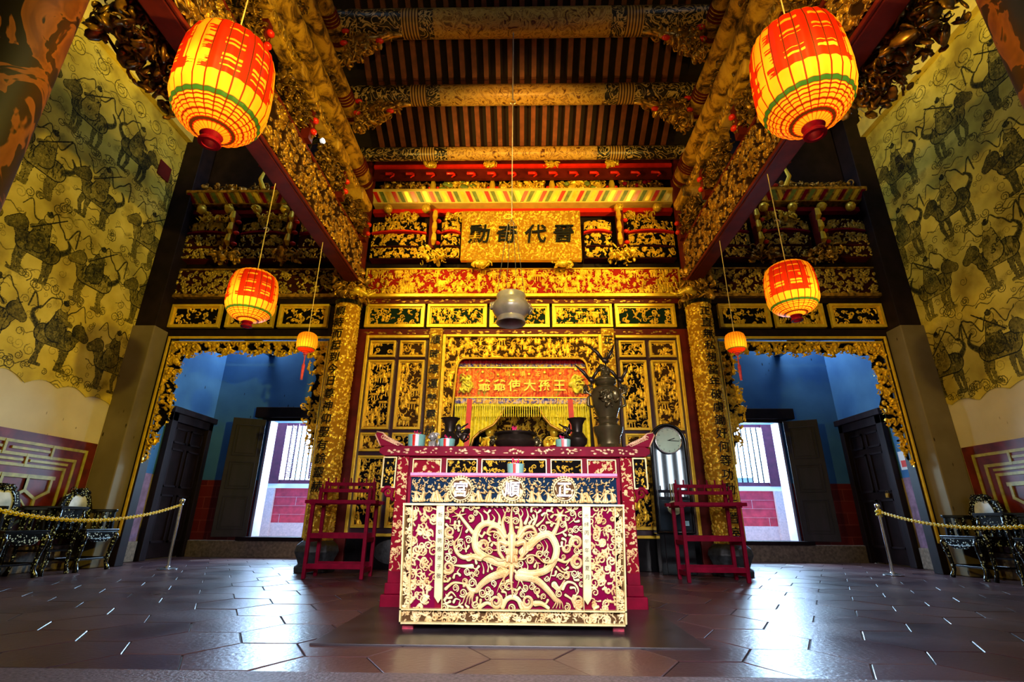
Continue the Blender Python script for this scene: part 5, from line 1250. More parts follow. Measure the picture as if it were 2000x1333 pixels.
# ---------------------------------------------------------------- long red altar table
XL, YL = -.065, 4.20
t = thing('altar_table', (XL, YL+.3, 0), 'long red and gilt altar table with upturned scroll ends behind the offering table', 'table')
obj('tabletop', MB().prism([(XL-1.08, 1.125), (XL+1.08, 1.125), (XL+1.12, 1.15), (XL+1.12, 1.185), (XL+1.08, 1.205), (XL-1.08, 1.205), (XL-1.12, 1.185), (XL-1.12, 1.15)], YL-.03, YL+.64), M['redlac'], t, bevel=.004)
mb = MB(); r8 = random.Random(4)
for k in range(9):
    x = XL-.96+k*.24
    for q in range(14): mb.blob((x+r8.uniform(-.09, .09), YL-.031, 1.165+r8.uniform(-.02, .02)), (r8.uniform(.008, .02), .003, r8.uniform(.004, .010)), 6, 4)
obj('edge_ornament', mb, plain('salmon_gilt', (.9, .52, .28), .4, .2), t, smooth='all')
for s in (-1, 1):
    pl = [(XL+s*1.12, 1.205), (XL+s*1.17, 1.30), (XL+s*1.16, 1.325), (XL+s*1.11, 1.315), (XL+s*1.03, 1.25), (XL+s*.93, 1.215), (XL+s*.93, 1.205)]
    e = obj('scroll_end', MB().prism(pl if s < 0 else pl[::-1], YL-.02, YL+.6), M['redlac'], t, bevel=.004)
    mb = MB()
    for q in range(8): mb.tube([(XL+s*(1.10-.018*q)+.018*math.cos(a), YL-.024, 1.28-.008*q+.014*math.sin(a)) for a in [w_*.7 for w_ in range(9)]], .0045, 5)
    mb.tube([(p[0], YL-.022, p[1]) for p in pl[:6]], .006, 5)
    obj('fretwork', mb, plain('salmon_gilt_line', (.9, .5, .28), .4, .2), e, smooth='all')
ap = obj('apron', MB().box(XL-1.0, XL+1.0, YL+.02, YL+.04, .86, 1.125), M['redlac'], t)
for k, (x0, x1, mt) in enumerate(((-.84, -.60, 'gold_carmine'), (-.56, -.30, 'gold_black'), (-.27, .27, 'gold_black'), (.30, .56, 'gold_black'), (.60, .84, 'gold_carmine'))):
    _seed[0] += 1
    H = fade(crop(AT_OPEN, (x1-x0)*2.2, .52, .0065, _seed[0]), 2)
    c_ = surf('apron_carving', H, flatY(XL+x0+.008, XL+x1-.008, .87, 1.095, YL+.012), M['gold_black' if mt == 'gold_black' else 'gold_carmine'], ap, .02)
    obj('apron_frame', MB().frame(XL+x0, XL+x1, .862, 1.105, .010, YL-.012, YL+.018), plain('apron_gilt', (.9, .68, .3), .35, .3), c_, bevel=.002)
for s in (-1, 1):
    H = fade(crop(AT_OPEN, .22, 2.3, .0065, 33), 2)
    lg = obj('leg', MB().box(XL+s*.87, XL+s*.97, YL, YL+.10, .06, 1.125), M['redlac'], t, bevel=.004)
    surf('leg_carving', H, flatY(min(XL+s*.875, XL+s*.965), max(XL+s*.875, XL+s*.965), .25, 1.12, YL-.001), M['gold_carmine'], lg, .014)
    obj('leg', MB().box(XL+s*.87, XL+s*.97, YL+.52, YL+.62, .06, 1.125), M['redlac'], t, bevel=.004)
    obj('foot_block', MB().box(XL+s*.84, XL+s*1.01, YL-.03, YL+.65, .0, .09).box(XL+s*.86, XL+s*.985, YL-.02, YL+.64, .09, .17), M['redlac'], t, bevel=.008)
    H = fade(crop(AT_OPEN, .34, .56, .0065, 35), 2)
    wgn = obj('corner_wing', MB().frame(XL+s*.975, XL+s*1.09, .87, 1.12, .010, YL+.0, YL+.03), plain('wing_gilt', (.9, .68, .3), .35, .3), t)
    surf('wing_carving', H, flatY(min(XL+s*.98, XL+s*1.08), max(XL+s*.98, XL+s*1.08), .88, 1.11, YL+.02), M['gold_black'], wgn, .016)
    mb = MB()
    mb.tube([(XL+s*(1.03+.048*(1-w_/20)*math.cos(w_*.55)), YL+.01, .835+.048*(1-w_/20)*math.sin(w_*.55)) for w_ in range(19)], [.016-.0005*w_ for w_ in range(19)], 8)
    mb.tube([(XL+s*.985, YL+.01, .87), (XL+s*1.0, YL+.01, .80), (XL+s*.98, YL+.01, .77)], .014, 8)
    obj('scroll_bracket', mb, M['redlac'], t, smooth='all')

# ---------------------------------------------------------------- vessels on the altar
ZT = 1.205
def cup(x, y, z, r, h, label):
    t = thing('incense_cup', (x, y, z), label, 'cup', 'turquoise incense cups')
    obj('cup_body', MB().lathe([(r*.82, 0), (r*.92, h*.1), (r, h*.9), (r, h), (r*.93, h), (r*.9, h*.8)], (x, y, z), 32), M['turq'], t, smooth=True)
    def band(a0, a1, rr): 
        v = []; f = []
        for k in range(7):
            a = -PI/2+a0+(a1-a0)*k/6
            for zz, q in ((h*.12, .925), (h*.96, 1.0)): v.append((x+r*(q+rr)*math.cos(a), y+r*(q+rr)*math.sin(a), z+zz))
        for k in range(6): f.append((2*k, 2*k+2, 2*k+3, 2*k+1))
        return MB().add(v, f)
    obj('white_label', band(-.1, .45, .012), M['white'], t, smooth='all'); obj('red_label', band(-.28, .06, .02), M['redbright'], t, smooth='all')
    mb = MB().tube([(x, y, z+h*.8), (x, y, z+h*1.02)], r*.5, 12)
    for k in range(7): mb.tube([(x+rg.uniform(-.4, .4)*r, y+rg.uniform(-.4, .4)*r, z+h*.8), (x+rg.uniform(-.5, .5)*r, y+rg.uniform(-.5, .5)*r, z+h+rg.uniform(.01, .045))], .004, 5)
    obj('incense_sticks', mb, plain('magenta_red_incense', (.75, .01, .12), .5), t)
cup(-.915, 4.33, ZT, .076, .115, 'turquoise incense cup with red label, leftmost on the long altar table')
cup(-.650, 4.33, ZT, .070, .080, 'lower turquoise incense cup in front of the left dark vase')
cup(.355, 4.33, ZT, .066, .080, 'turquoise incense cup right of the bronze burner on the altar table')
cup(-.045, 3.62, .915, .060, .088, 'turquoise incense cup standing on the low offering table')
t = thing('incense_burner', (-.06, 4.48, ZT), 'wide dark bronze incense burner in the middle of the altar table', 'burner')
obj('bowl', MB().lathe([(.11, 0), (.13, .01), (.175, .05), (.185, .08), (.165, .115), (.155, .13), (.19, .145), (.195, .155), (.17, .158), (.05, .17), (.01, .175)], (-.06, 4.48, ZT), 40), M['bronze_black'], t, smooth=True)
obj('ash', MB().lathe([(.17, 0), (.10, .018), (.0, .024)], (-.06, 4.48, ZT+.155), 30), plain('pale_ash', (.6, .5, .5), .9), t, smooth=True)
for s in (-1, 1): obj('beast_handle', MB().cluster((-.06+s*.20, 4.47, ZT+.09), (.02, .03, .03), 16, .02, rg), M['bronze'], t, smooth='all')
mb = MB()
for k in range(9): mb.tube([(-.07+rg.uniform(-.02, .02), 4.48, ZT+.17), (-.07+rg.uniform(-.03, .03), 4.48+rg.uniform(-.02, .02), ZT+.2+rg.uniform(0, .03))], .004, 5)
obj('incense_stubs', mb, plain('magenta_red_stub', (.75, .01, .12), .5), t)
for x, lb in ((-.66, 'dark bronze flared vase left of the altar opening'), (.505, 'dark bronze flared vase right of the altar opening, left of the tall urn')):
    t = thing('flared_vase', (x, 4.55, ZT), lb, 'vase', 'flared bronze vases')
    obj('vase_body', MB().lathe([(.07, 0), (.075, .015), (.05, .04), (.085, .08), (.09, .12), (.06, .165), (.048, .18), (.052, .25), (.075, .295), (.09, .305), (.07, .305), (.04, .25)], (x, 4.55, ZT), 32), M['bronze_black'], t, smooth=True)
    s = 1 if x < 0 else -1
    obj('sculpted_branch', MB().tube([(x+s*.06, 4.5, ZT+.10), (x+s*.11, 4.5, ZT+.16), (x+s*.09, 4.5, ZT+.2), (x+s*.17, 4.5, ZT+.25)], [.02, .014, .012, .006], 8).cluster((x+s*.12, 4.5, ZT+.16), (.04, .02, .06), 16, .03, rg), M['bronze_black'], t, smooth='all')
# little bronze lion
t = thing('bronze_lion', (-.80, 4.5, ZT), 'small seated bronze lion between the two left cups', 'figurine')
obj('lion_body', MB().blob((-.80, 4.5, ZT+.05), (.035, .04, .055), 12, 8).blob((-.805, 4.47, ZT+.125), (.034, .035, .036), 12, 8).blob((-.825, 4.44, ZT+.115), (.016, .02, .014)).tube([(-.82, 4.46, ZT+.08), (-.82, 4.45, ZT)], .014, 8).tube([(-.785, 4.46, ZT+.08), (-.785, 4.45, ZT)], .014, 8).cluster((-.79, 4.49, ZT+.125), (.03, .02, .03), 24, .016, rg).tube([(-.77, 4.53, ZT+.03), (-.755, 4.55, ZT+.09), (-.765, 4.54, ZT+.12)], [.012, .014, .006], 8), M['pewter'], t, smooth='all')
# tall covered urn
ux, uy = .775, 4.48
t = thing('bronze_urn', (ux, uy, ZT), 'tall covered bronze urn with crane finials on the right of the altar table', 'urn')
obj('urn_foot', MB().lathe([(.145, 0), (.15, .015), (.12, .035), (.10, .06), (.105, .12), (.13, .18), (.135, .215), (.10, .235), (.085, .25), (.09, .27), (.105, .285), (.085, .30)], (ux, uy, ZT), 36), M['bronze'], t, smooth=True)
obj('urn_body', MB().lathe([(.085, .30), (.095, .33), (.125, .42), (.14, .50), (.135, .55), (.10, .585), (.075, .60), (.095, .615), (.10, .63), (.09, .645)], (ux, uy, ZT), 36), M['bronze'], t, smooth=True)
obj('relief_scene', MB().cluster((ux, uy-.132, ZT+.46), (.07, .008, .06), 26, .03, rg), M['bronze'], t, smooth='all')
obj('urn_lid', MB().lathe([(.10, .645), (.095, .665), (.06, .69), (.035, .70), (.04, .73), (.02, .76)], (ux, uy, ZT), 30).cluster((ux, uy, ZT+.74), (.03, .02, .05), 30, .025, rg), M['bronze'], t, smooth='all')
for s in (-1, 1):
    obj('handle', MB().tube([(ux+s*.125, uy, ZT+.40), (ux+s*.17, uy, ZT+.42), (ux+s*.165, uy, ZT+.49), (ux+s*.135, uy, ZT+.52), (ux+s*.18, uy, ZT+.54), (ux+s*.19, uy, ZT+.60), (ux+s*.15, uy, ZT+.61), (ux+s*.11, uy, ZT+.56)], [.012, .014, .012, .012, .014, .014, .01, .008], 8).cluster((ux+s*.17, uy, ZT+.58), (.025, .02, .03), 14, .02, rg), M['bronze'], t, smooth='all')
def crane(x, y, z, s, k):
    return MB().blob((x, y, z), (.030*k, .018*k, .022*k), 10, 6, Matrix.Rotation(.5*s, 3, 'Y')).tube([(x-s*.02*k, y, z+.01), (x-s*.055*k, y, z+.06*k), (x-s*.10*k, y, z+.10*k), (x-s*.125*k, y, z+.125*k)], [.012*k, .014*k, .008*k, .002], 8).tube([(x+s*.01*k, y, z+.01), (x+s*.05*k, y, z+.07*k), (x+s*.075*k, y, z+.13*k)], [.012*k, .012*k, .002], 8).tube([(x, y, z-.01), (x+.005, y, z-.07*k)], .006*k, 6)
obj('crane_finial', crane(ux-.13, uy, ZT+.66, 1, 1.2), M['bronze_black'], t, smooth='all')
obj('crane_finial', crane(ux+.14, uy, ZT+.66, 1, 1.2), M['bronze_black'], t, smooth='all')
obj('crane_finial', crane(ux+.01, uy, ZT+.85, 1, 1.3), M['bronze_black'], t, smooth='all')

# ---------------------------------------------------------------- inside the niche
m, nt, b = mat_base('embroidered_banner')
tc = objcoord(nt)
n = nd(nt, 'ShaderNodeTexNoise'); n.inputs['Scale'].default_value = 9; n.inputs['Detail'].default_value = 5; n.inputs['Distortion'].default_value = 1.5; nt.links.new(tc, n.inputs[0])
nt.links.new(ramp(nt, n.outputs[0], [(.35, (.45, .015, .005)), (.47, (.85, .10, .01)), (.53, (.95, .38, .03)), (.6, (.75, .06, .01)), (.7, (.35, .30, .02))]), b.inputs['Base Color']); b.inputs['Roughness'].default_value = .6
b.inputs['Sheen Weight'].default_value = .3
M['banner'] = m
m, nt, b = mat_base('embroidered_border')
tc = objcoord(nt)
n = nd(nt, 'ShaderNodeTexNoise'); n.inputs['Scale'].default_value = 16; n.inputs['Detail'].default_value = 4; n.inputs['Distortion'].default_value = 1; nt.links.new(tc, n.inputs[0])
nt.links.new(ramp(nt, n.outputs[0], [(.36, (.05, .05, .35)), (.45, (.6, .5, .75)), (.5, (.9, .6, .08)), (.56, (.8, .45, .05)), (.62, (.06, .06, .4))]), b.inputs['Base Color']); b.inputs['Roughness'].default_value = .6
M['border'] = m
M['silkyellow'] = plain('yellow_silk', (.80, .68, .03), .5, 0, .25, 22)
M['silkred'] = plain('red_silk', (.65, .01, .01), .5, 0, .15, 12)
def cloth(name, x0, x1, z0, z1, y, mat, par, fold=.012, nf=26, nx=200, nz=10, cut=None):
    H = np.zeros((nz, nx))
    return surf(name, H, lambda U, V, D: (x0+(x1-x0)*U, y+fold*np.sin(U*nf*2*PI+np.sin(U*17)*1.5), z0+(z1-z0)*V), mat, par, 0, cut)
t = thing('embroidered_banner', (0, 7.42, 2.3), 'orange-red embroidered banner with yellow characters across the altar opening', 'banner')
cloth('valance_top', -1.02, 1.02, 2.935, 3.02, 7.40, M['silkred'], t)
cloth('upper_border', -1.02, 1.02, 2.87, 2.935, 7.40, M['border'], t)
cloth('banner_field', -1.04, 1.04, 2.395, 2.86, 7.40, M['banner'], t, .008)
cloth('lower_border', -1.05, 1.05, 2.30, 2.385, 7.40, M['border'], t)
obj('braid', MB().box(-1.04, 1.04, 7.38, 7.392, 2.858, 2.872).box(-1.05, 1.05, 7.38, 7.392, 2.384, 2.398), M['gold'], t)
mb = MB()
for ch, x in zip('爺爺使大孫王', (-.575, -.34, -.115, .12, .345, .575)): write(mb, ch, x, 2.58, .195, lambda a, b, c: (a, 7.372-c*.5, b), .018)
for ch, x in zip('宮順正', (-.215, .01, .245)): write(mb, ch, x, 2.765, .085, lambda a, b, c: (a, 7.372-c*.5, b), .0)
obj('embroidered_characters', mb, plain('yellow_thread', (.95, .80, .08), .5), t, label='yellow embroidered characters')
M['thread'] = plain('gold_thread', (.95, .75, .08), .4, .2)
for s in (-1, 1): obj('embroidered_dragon', MB().cluster((s*.86, 7.375, 2.60), (.08, .004, .12), 34, .05, rg), M['thread'], t, smooth='all')
for k in range(8): obj('embroidered_flower', MB().blob((-.85+k*.24, 7.378, 2.79+rg.uniform(-.05, .05)), (.022, .004, .02)), M['thread'], t, smooth='all')
def fringe(U, V, H): return (np.sin(U*2*PI*62) > -.2) | (V > .75)
cloth('tassel_fringe', -1.05, 1.05, 2.10, 2.30, 7.41, M['silkyellow'], t, .004, 62, 620, 6, fringe)
t = thing('altar_curtain', (0, 7.5, 1.15), 'pair of yellow silk curtains drawn aside below the banner', 'curtain')
for s in (-1, 1):
    def ck(U, V, H, s=s):
        x = 1.06*U; z = 1.15+1.2*V
        return x > np.interp(z, [1.15, 1.5, 1.78, 1.88, 1.98, 2.12, 2.3], [.80, .78, .74, .66, .42, .32, .22])
    surf('curtain_half', np.zeros((70, 120)), (lambda U, V, D, s=s: (s*1.06*U, 7.50+.02*np.sin(U*60+V*3), 1.15+1.2*V)), M['silkyellow'], t, 0, ck)
    e = [(.80, 1.4), (.77, 1.66), (.73, 1.79), (.64, 1.88), (.43, 1.99), (.33, 2.12), (.24, 2.29)]
    obj('curtain_hem', MB().tube([(s*x, 7.49, z) for x, z in e], .022, 8), M['gold_dull'], t, smooth='all')
    rb = obj('red_ribbon', MB().bar((s*.80-.03, 7.36, 1.2), (s*.76-.03, 7.36, 2.36), .075, .006, (0, 1, 0)), M['silkred']); tagm(rb, 'long red silk ribbon hanging on the '+('left' if s < 0 else 'right')+' half of the yellow curtains', 'ribbon', 'red ribbons')
    for q, (x, y) in enumerate(((s*.50, 7.75),)):
        g_ = thing('gilt_guardian', (x, y, 1.15), 'small gilt guardian figure on the '+('left' if s < 0 else 'right')+' under the curtain swag', 'statue', 'gilt guardians')
        obj('figure_body', MB().lathe([(.13, 0), (.12, .12), (.15, .3), (.12, .5), (.13, .56), (.14, .66), (.07, .70)], (x, y, 1.15), 16).blob((x, y-.02, 1.92), (.07, .07, .08), 12, 8).lathe([(.10, .80), (.11, .86), (.09, .9), (.03, .94)], (x, y, 1.15), 14).cluster((x, y-.1, 1.55), (.14, .04, .25), 60, .05, rg), M['gold'], g_, smooth='all')
        obj('painted_robe', MB().blob((x, y-.10, 1.62), (.10, .05, .12), 12, 8), M['redlac'], g_, smooth='all')
t = thing('inner_shrine', (0, 8.3, 1.1), 'dark carved wooden shrine in the shadow behind the curtains', 'shrine')
obj('shrine_case', MB().box(-.75, .75, 8.4, 8.8, 1.15, 2.9).box(-.75, -.55, 8.2, 8.4, 1.15, 2.6).box(.55, .75, 8.2, 8.4, 1.15, 2.6), M['darkwood'], t)
carved('shrine_carving', AT_FIG, -.5, .45, 1.3, 2.35, 8.39, 'gold_wood', t, .05)
carved('shrine_lintel', AT_FLORAL, -.3, .3, 2.40, 2.6, 8.37, 'gold_black', t, .03)
struct('niche_back', MB().box(-2.6, 2.6, 8.95, 9.0, 0, 5.2).box(-2.6, -2.5, 7.5, 9.0, 0, 5.2).box(2.5, 2.6, 7.5, 9, 0, 5.2), M['darkwood'], parent=st)

# ---------------------------------------------------------------- tall clock
x0, x1, yc = 1.735, 2.235, 6.86
t = thing('longcase_clock', ((x0+x1)/2, yc, 0), 'tall black arched pendulum clock with a round silver dial, right of the altar', 'clock')
xm = (x0+x1)/2; rr = (x1-x0)/2
def arch(x0, x1, z0, zt, n=18):
    xm = (x0+x1)/2; r = (x1-x0)/2; return [(x0, z0), (x1, z0)]+[(xm+r*math.cos(PI*k/n), zt-r+r*math.sin(PI*k/n)) for k in range(n+1)]
obj('case', MB().prism(arch(x0, x1, .48, 1.90), yc, yc+.18), M['black'], t, bevel=.012)
pl = arch(x0+.015, x1-.015, .50, 1.885)
obj('case_moulding', MB().tube([(p[0], yc-.01, p[1]) for p in pl+[pl[0]]], .018, 8), M['black'], t, smooth='all')
pl = arch(x0+.055, x1-.055, .53, 1.85)
m, nt, b = mat_base('reflecting_clock_glass'); b.inputs['Base Color'].default_value = (.02, .03, .04, 1); b.inputs['Roughness'].default_value = .04; b.inputs['Specular IOR Level'].default_value = 1.0; b.inputs['Coat Weight'].default_value = 1
obj('glass_door', MB().prism(pl, yc-.008, yc-.001), m, t)
dl = obj('dial', MB().tube([(xm, yc-.045, 1.665), (xm, yc-.01, 1.665)], .170, 48), plain('brushed_silver_green', (.50, .58, .42), .28, .6, .1, 5), t)
obj('dial_rim', MB().tube([(xm+.172*math.cos(a), yc-.045, 1.665+.172*math.sin(a)) for a in [k*PI/20 for k in range(41)]], .008, 8), M['steel'], dl, smooth='all')
mb = MB()
for k in range(12):
    a = PI/2-(k+1)*PI/6
    write(mb, str(k+1), xm+.143*math.cos(a), 1.665+.143*math.sin(a), .030, lambda a_, b_, c_: (a_, yc-.046-c_*.05, b_), .0)
obj('numerals', mb, M['ink'], dl)
obj('clock_hands', MB().bar((xm-.015, yc-.052, 1.665), (xm+.140, yc-.052, 1.655), .008, .003, (0, 1, 0)).bar((xm, yc-.050, 1.665), (xm+.085, yc-.050, 1.695), .010, .003, (0, 1, 0)), M['ink'], dl)
obj('pendulum_bob', MB().tube([(xm-.0, yc-.03, .80), (xm, yc-.012, .80)], .088, 32).blob((xm, yc-.02, .70), (.008, .006, .02)), plain('pale_brass', (.60, .58, .30), .3, .7), t)
mb = MB()
for k in range(3): mb.tube([(xm-.03+k*.03, yc-.02, .89), (xm-.03+k*.03, yc-.02, 1.10)], .006, 6)
obj('pendulum_rod', mb, plain('brass_rods', (.55, .42, .15), .3, .8), t)
obj('maker_sticker', MB().box(xm+.10, xm+.17, yc-.012, yc-.008, .58, .64), plain('pale_blue_paper', (.3, .6, .7), .5), t)
obj('plinth', MB().box(x0+.03, x1-.03, yc+.01, yc+.18, 0, .48).box(x0+.03, x0+.05, yc-.0, yc+.02, 0, .48).box(x0+.09, x0+.10, yc-.0, yc+.02, 0, .48), M['black'], t, bevel=.006)

# ---------------------------------------------------------------- red halberd racks
def rack(cx, cy, label):
    t = thing('weapon_rack', (cx, cy, 0), label, 'rack', 'red racks')
    w2, d = .325, .17
    for sx_ in (-1, 1):
        for sy_ in (-1, 1):
            obj('leg', MB().bar((cx+sx_*w2, cy+sy_*d, 0), (cx+sx_*w2, cy+sy_*d, .80), .04, .04), M['redlac'], t, bevel=.004)
    mb = MB()
    for z in (.13, .45): 
        for sy_ in (-1, 1): mb.box(cx-w2, cx+w2, cy+sy_*d-.013, cy+sy_*d+.013, z-.028, z+.028)
        for sx_ in (-1, 1): mb.box(cx+sx_*w2-.013, cx+sx_*w2+.013, cy-d, cy+d, z-.07, z-.02)
    obj('stretcher', mb, M['redlac'], t, bevel=.003)
    mb = MB()
    for sy_ in (-1, 1): mb.box(cx-w2-.09, cx+w2+.09, cy+sy_*d-.035, cy+sy_*d+.035, .80, .84)
    for sx_ in (-1, 1): mb.box(cx+sx_*w2-.035, cx+sx_*w2+.035, cy-d-.03, cy+d+.06, .785, .845)
    obj('shelf_frame', mb, M['redlac'], t, bevel=.004)
    for q, (yy, z) in enumerate(((cy-.06, .955), (cy+.10, 1.04))):
        mb = MB().box(cx-w2+.02, cx+w2-.02, yy-.015, yy+.015, z-.025, z+.015)
        for sx_ in (-1, 1): mb.box(cx+sx_*(w2-.03)-.018, cx+sx_*(w2-.03)+.018, yy-.02, yy+.02, .84, z+.03)
        for k in range(7): mb.bar((cx-w2+.04+k*.095, yy, z), (cx-w2+.04+k*.095, yy, z+.07), .016, .016)
        obj('comb_rail', mb, M['redlac'], t, bevel=.002)
rack(-2.11, 6.22, 'crimson slotted wooden rack in front of the left golden column')
rack(2.16, 6.22, 'crimson slotted wooden rack in front of the tall clock')

# small bottle and red cap on the floor right of the altar
t = thing('water_bottle', (1.30, 6.3, 0), 'clear bottle with a red cap on the floor right of the altar table', 'bottle')
obj('bottle_body', MB().lathe([(.03, 0), (.032, .01), (.032, .15), (.015, .19), (.014, .22)], (1.30, 6.3, 0), 20), plain('bluish_clear_plastic', (.5, .55, .7), .15), t, smooth=True)
obj('bottle_cap', MB().lathe([(.017, .22), (.017, .25), (.0, .25)], (1.30, 6.3, 0), 16).box(1.31, 1.335, 6.26, 6.265, .06, .14), M['redbright'], t, smooth=True)

# ---------------------------------------------------------------- rope posts and yellow chains
def post(x, y, label):
    t = thing('barrier_post', (x, y, 0), label, 'post', 'barrier posts')
    obj('base_plate', MB().lathe([(.115, 0), (.12, .008), (.10, .018), (.03, .03), (.022, .04)], (x, y, 0), 36), M['steel'], t, smooth=True)
    obj('pole', MB().tube([(x, y, .03), (x, y, .80)], .017, 20), M['steel'], t, smooth=True)
    obj('ball_top', MB().lathe([(.02, .79), (.024, .80), (.018, .81), (.030, .83), (.034, .85), (.028, .87), (.0, .885)], (x, y, 0), 20), M['steel'], t, smooth=True)
    return t
PL_, PR_ = (-4.62, 7.0), (4.78, 7.12)
post(*PL_, 'polished steel barrier post left of the left gate step')
post(*PR_, 'polished steel barrier post in front of the right side door')
LQ = (-4.40, 4.05)
t = post(*LQ, 'barrier post cut by the left picture edge, wound with yellow chain')
obj('chain_winding', MB().tube([(LQ[0]+.04*math.cos(a), LQ[1]+.04*math.sin(a), .66+.016*a/1.5) for a in [k*.6 for k in range(26)]], .022, 8), M['yellowchain'], t, smooth='all')
obj('chain_winding', MB().tube([(PR_[0]+.03*math.cos(a), PR_[1]+.03*math.sin(a), .72+.010*a/1.5) for a in [k*.6 for k in range(20)]], .014, 8), M['yellowchain'], bpy.data.objects['barrier_post.001'], smooth='all')
def chain(a, b, sag, label, n):
    t = thing('yellow_chain', (a[0], a[1], a[2]), label, 'chain', 'yellow chains')
    A, B = Vector(a), Vector(b); mb = MB()
    def P(u): p = A.lerp(B, u); p.z -= sag*4*u*(1-u); return p
    for i in range(n):
        p, q = P(i/n), P((i+1)/n); d = (q-p); L = d.length*.72; d = d.normalized(); c = (p+q)/2
        side = d.cross(Vector((0, 0, 1))).normalized(); up = side.cross(d)
        w_ = side if i % 2 else up
        ring = [c+d*L*math.cos(k*PI/5)+w_*.015*math.sin(k*PI/5) for k in range(11)]
        mb.tube(ring, .0065, 6)
    obj('chain_links', mb, M['yellowchain'], t, smooth='all')
chain((LQ[0], LQ[1]+.05, .72), (PL_[0], PL_[1], .80), .16, 'yellow plastic chain sagging past the inlaid chairs on the left', 100)
chain((PR_[0], PR_[1], .78), (4.45, 3.9, .74), .17, 'yellow plastic chain sagging past the inlaid chairs on the right', 100)

# ---------------------------------------------------------------- mother-of-pearl blackwood chairs
m, nt, b = mat_base('inlaid_blackwood')
tc = objcoord(nt)
vo = nd(nt, 'ShaderNodeTexVoronoi'); vo.inputs['Scale'].default_value = 42; nt.links.new(tc, vo.inputs[0])
n = nd(nt, 'ShaderNodeTexNoise'); n.inputs['Scale'].default_value = 12; nt.links.new(tc, n.inputs[0])
a1 = nd(nt, 'ShaderNodeMath', operation='MULTIPLY_ADD'); nt.links.new(n.outputs[0], a1.inputs[0]); a1.inputs[1].default_value = -1.1; a1.inputs[2].default_value = .80
a2 = nd(nt, 'ShaderNodeMath', operation='LESS_THAN'); nt.links.new(vo.outputs['Distance'], a2.inputs[0]); nt.links.new(a1.outputs[0], a2.inputs[1])
hs = nd(nt, 'ShaderNodeHueSaturation'); hs.inputs['Saturation'].default_value = .35; hs.inputs['Value'].default_value = 1.1; nt.links.new(vo.outputs['Color'], hs.inputs['Color'])
mx = nd(nt, 'ShaderNodeMix', data_type='RGBA'); nt.links.new(a2.outputs[0], mx.inputs[0]); mx.inputs[6].default_value = (.004, .004, .005, 1); mx.inputs[7].default_value = (.6, .72, .72, 1)
mx2 = nd(nt, 'ShaderNodeMix', data_type='RGBA', blend_type='MIX'); mx2.inputs[0].default_value = .3; nt.links.new(mx.outputs[2], mx2.inputs[6])
nt.links.new(mx.outputs[2], b.inputs['Base Color']); b.inputs['Roughness'].default_value = .18
M['inlay'] = m
M['blackwood'] = plain('blackwood', (.005, .004, .005), .2, 0, .1, 6)
M['marble'] = plain('grey_veined_marble', (.66, .76, .82), .25, 0, .5, 5, 0, .5, (1, 1, 1))
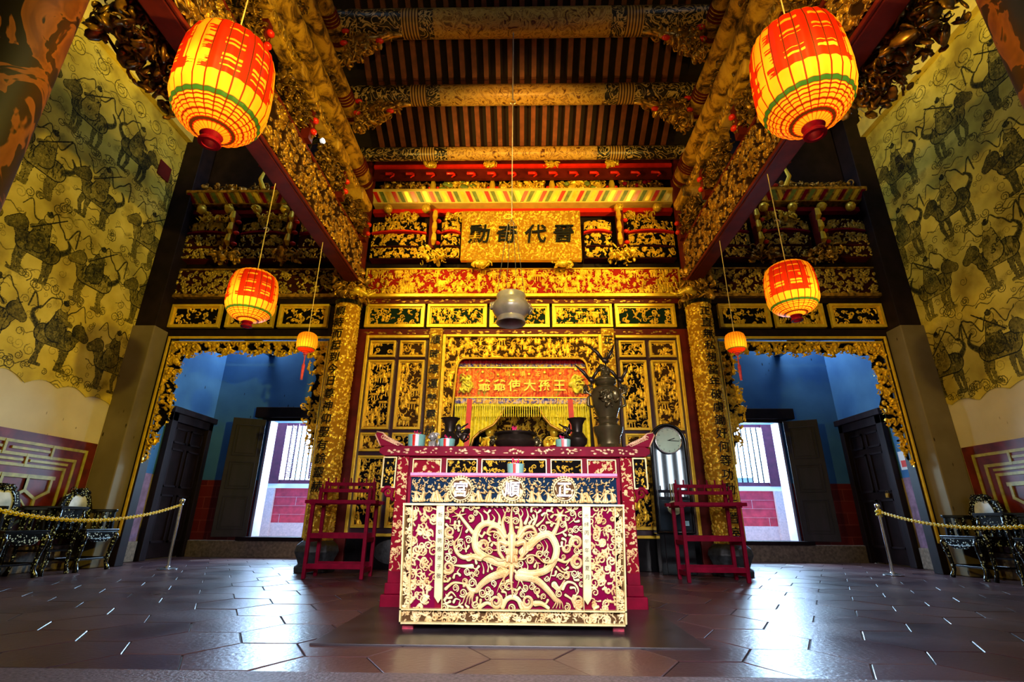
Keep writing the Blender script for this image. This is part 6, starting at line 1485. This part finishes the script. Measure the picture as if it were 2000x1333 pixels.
def chair(x, y, rz, label):
    t = thing('inlaid_armchair', (x, y, 0), label, 'chair', 'mother-of-pearl chairs', rz)      # faces +x
    K = dict(local=True)
    obj('seat', MB().box(-.21, .24, -.27, .27, .46, .49), M['blackwood'], t, bevel=.006, **K)
    obj('apron', MB().box(.20, .235, -.25, .25, .38, .46).box(-.20, .2, -.25, -.22, .38, .46).box(-.20, .2, .22, .25, .38, .46).prismx([(-.16, .38), (-.10, .34), (.10, .34), (.16, .38)], .205, .235), M['inlay'], t, bevel=.004, **K)
    for sx_ in (-1, 1):
        for sy_ in (-1, 1):
            cx_ = .20 if sx_ > 0 else -.18
            obj('leg', MB().tube([(cx_, sy_*.235, .47), (cx_+sx_*.03, sy_*.25, .40), (cx_+sx_*.01, sy_*.235, .25), (cx_-sx_*.005, sy_*.225, .10), (cx_+sx_*.02, sy_*.24, .03), (cx_+sx_*.03, sy_*.245, 0)], [.032, .036, .026, .020, .028, .032], 10), M['inlay'], t, smooth='all', **K)
    obj('stretcher', MB().box(-.18, .2, -.235, -.215, .13, .155).box(-.18, .2, .215, .235, .13, .155).box(.18, .20, -.23, .23, .13, .15).box(-.19, -.17, -.23, .23, .13, .15), M['blackwood'], t, bevel=.003, **K)
    for sy_ in (-1, 1):
        a = obj('arm', MB().box(-.20, .16, sy_*.25-.02, sy_*.25+.02, .70, .735).bar((.14, sy_*.25, .49), (.12, sy_*.25, .70), .035, .035), M['blackwood'], t, bevel=.006, **K)
        mb = MB()
        for k in range(3): mb.bar((-.10+k*.09, sy_*.25, .49), (-.10+k*.09, sy_*.25, .70), .045, .018)
        obj('arm_panel', mb, M['inlay'], a, **K)
    # carved back round an oval marble
    out = [(-.24, .49), (.24, .49), (.245, .66), (.27, .72), (.235, .80), (.21, .84), (.19, .90), (.12, .92), (.09, .965), (.03, .985), (-.03, .985), (-.09, .965), (-.12, .92), (-.19, .90), (-.21, .84), (-.235, .80), (-.27, .72), (-.245, .66)]
    bk = obj('backrest', MB().prismx(out, -.235, -.195), M['inlay'], t, bevel=.006, **K)
    mb = MB().cluster((-.20, 0, .93), (.012, .13, .03), 60, .028, rg)
    obj('crest', mb, M['inlay'], bk, smooth='all', **K)
    ov = [(.145*math.cos(a), .745+.175*math.sin(a)) for a in [k*PI/16 for k in range(32)]]
    obj('marble_oval', MB().prismx(ov, -.20, -.186), M['marble'], bk, **K)
    obj('oval_rim', MB().tube([(-.186, p[0]*1.06, .745+(p[1]-.745)*1.06) for p in ov+[ov[0]]], .012, 8), M['inlay'], bk, smooth='all', **K)
    return t
def teatable(x, y, rz, label):
    t = thing('inlaid_tea_table', (x, y, 0), label, 'table', 'mother-of-pearl tea tables', rz); K = dict(local=True)
    obj('tabletop', MB().box(-.24, .24, -.20, .20, .72, .75), M['blackwood'], t, bevel=.006, **K)
    obj('apron', MB().box(.19, .215, -.17, .17, .62, .72).box(-.2, .2, -.18, -.16, .62, .72).box(-.2, .2, .16, .18, .62, .72), M['inlay'], t, bevel=.004, **K)
    for sx_ in (-1, 1):
        for sy_ in (-1, 1): obj('leg', MB().tube([(sx_*.19, sy_*.16, .72), (sx_*.205, sy_*.17, .62), (sx_*.185, sy_*.155, .4), (sx_*.185, sy_*.155, .1), (sx_*.205, sy_*.17, 0)], [.028, .030, .022, .018, .026], 10), M['inlay'], t, smooth='all', **K)
    obj('lower_shelf', MB().box(-.18, .18, -.15, .15, .25, .27), M['blackwood'], t, **K)
for s in (-1, 1):
    nm = 'left' if s < 0 else 'right'; rz = 0 if s < 0 else PI; Xc = s*5.60 if s < 0 else 5.62
    chair(Xc, 6.70, rz, 'black armchair inlaid with mother-of-pearl, oval marble back, nearest the %s gate' % nm)
    teatable(Xc, 6.19, rz, 'black inlaid tea table between the chairs on the %s' % nm)
    chair(Xc, 5.68, rz, 'black inlaid armchair cut by the %s picture edge, beyond the tea table' % nm)
# small red board set into the left mural
o = obj('wooden_plaque', MB().box(-5.985, -5.97, 6.58, 6.84, 5.95, 6.22), M['redwood']); tagm(o, 'small dark red square set high on the left mural wall', 'plaque')
mb = MB()
for k, ch in enumerate('風調'): write(mb, ch, 6.55, 6.08-k*.16, .14, lambda a, b, c: (5.985-c*.3, 13.1-a, b), .01)
o = obj('wall_writing', mb, M['ink']); tagm(o, 'pair of small black characters painted high on the right mural wall', 'writing')
for me in [x for x in bpy.data.meshes if x.users == 0]: bpy.data.meshes.remove(me)
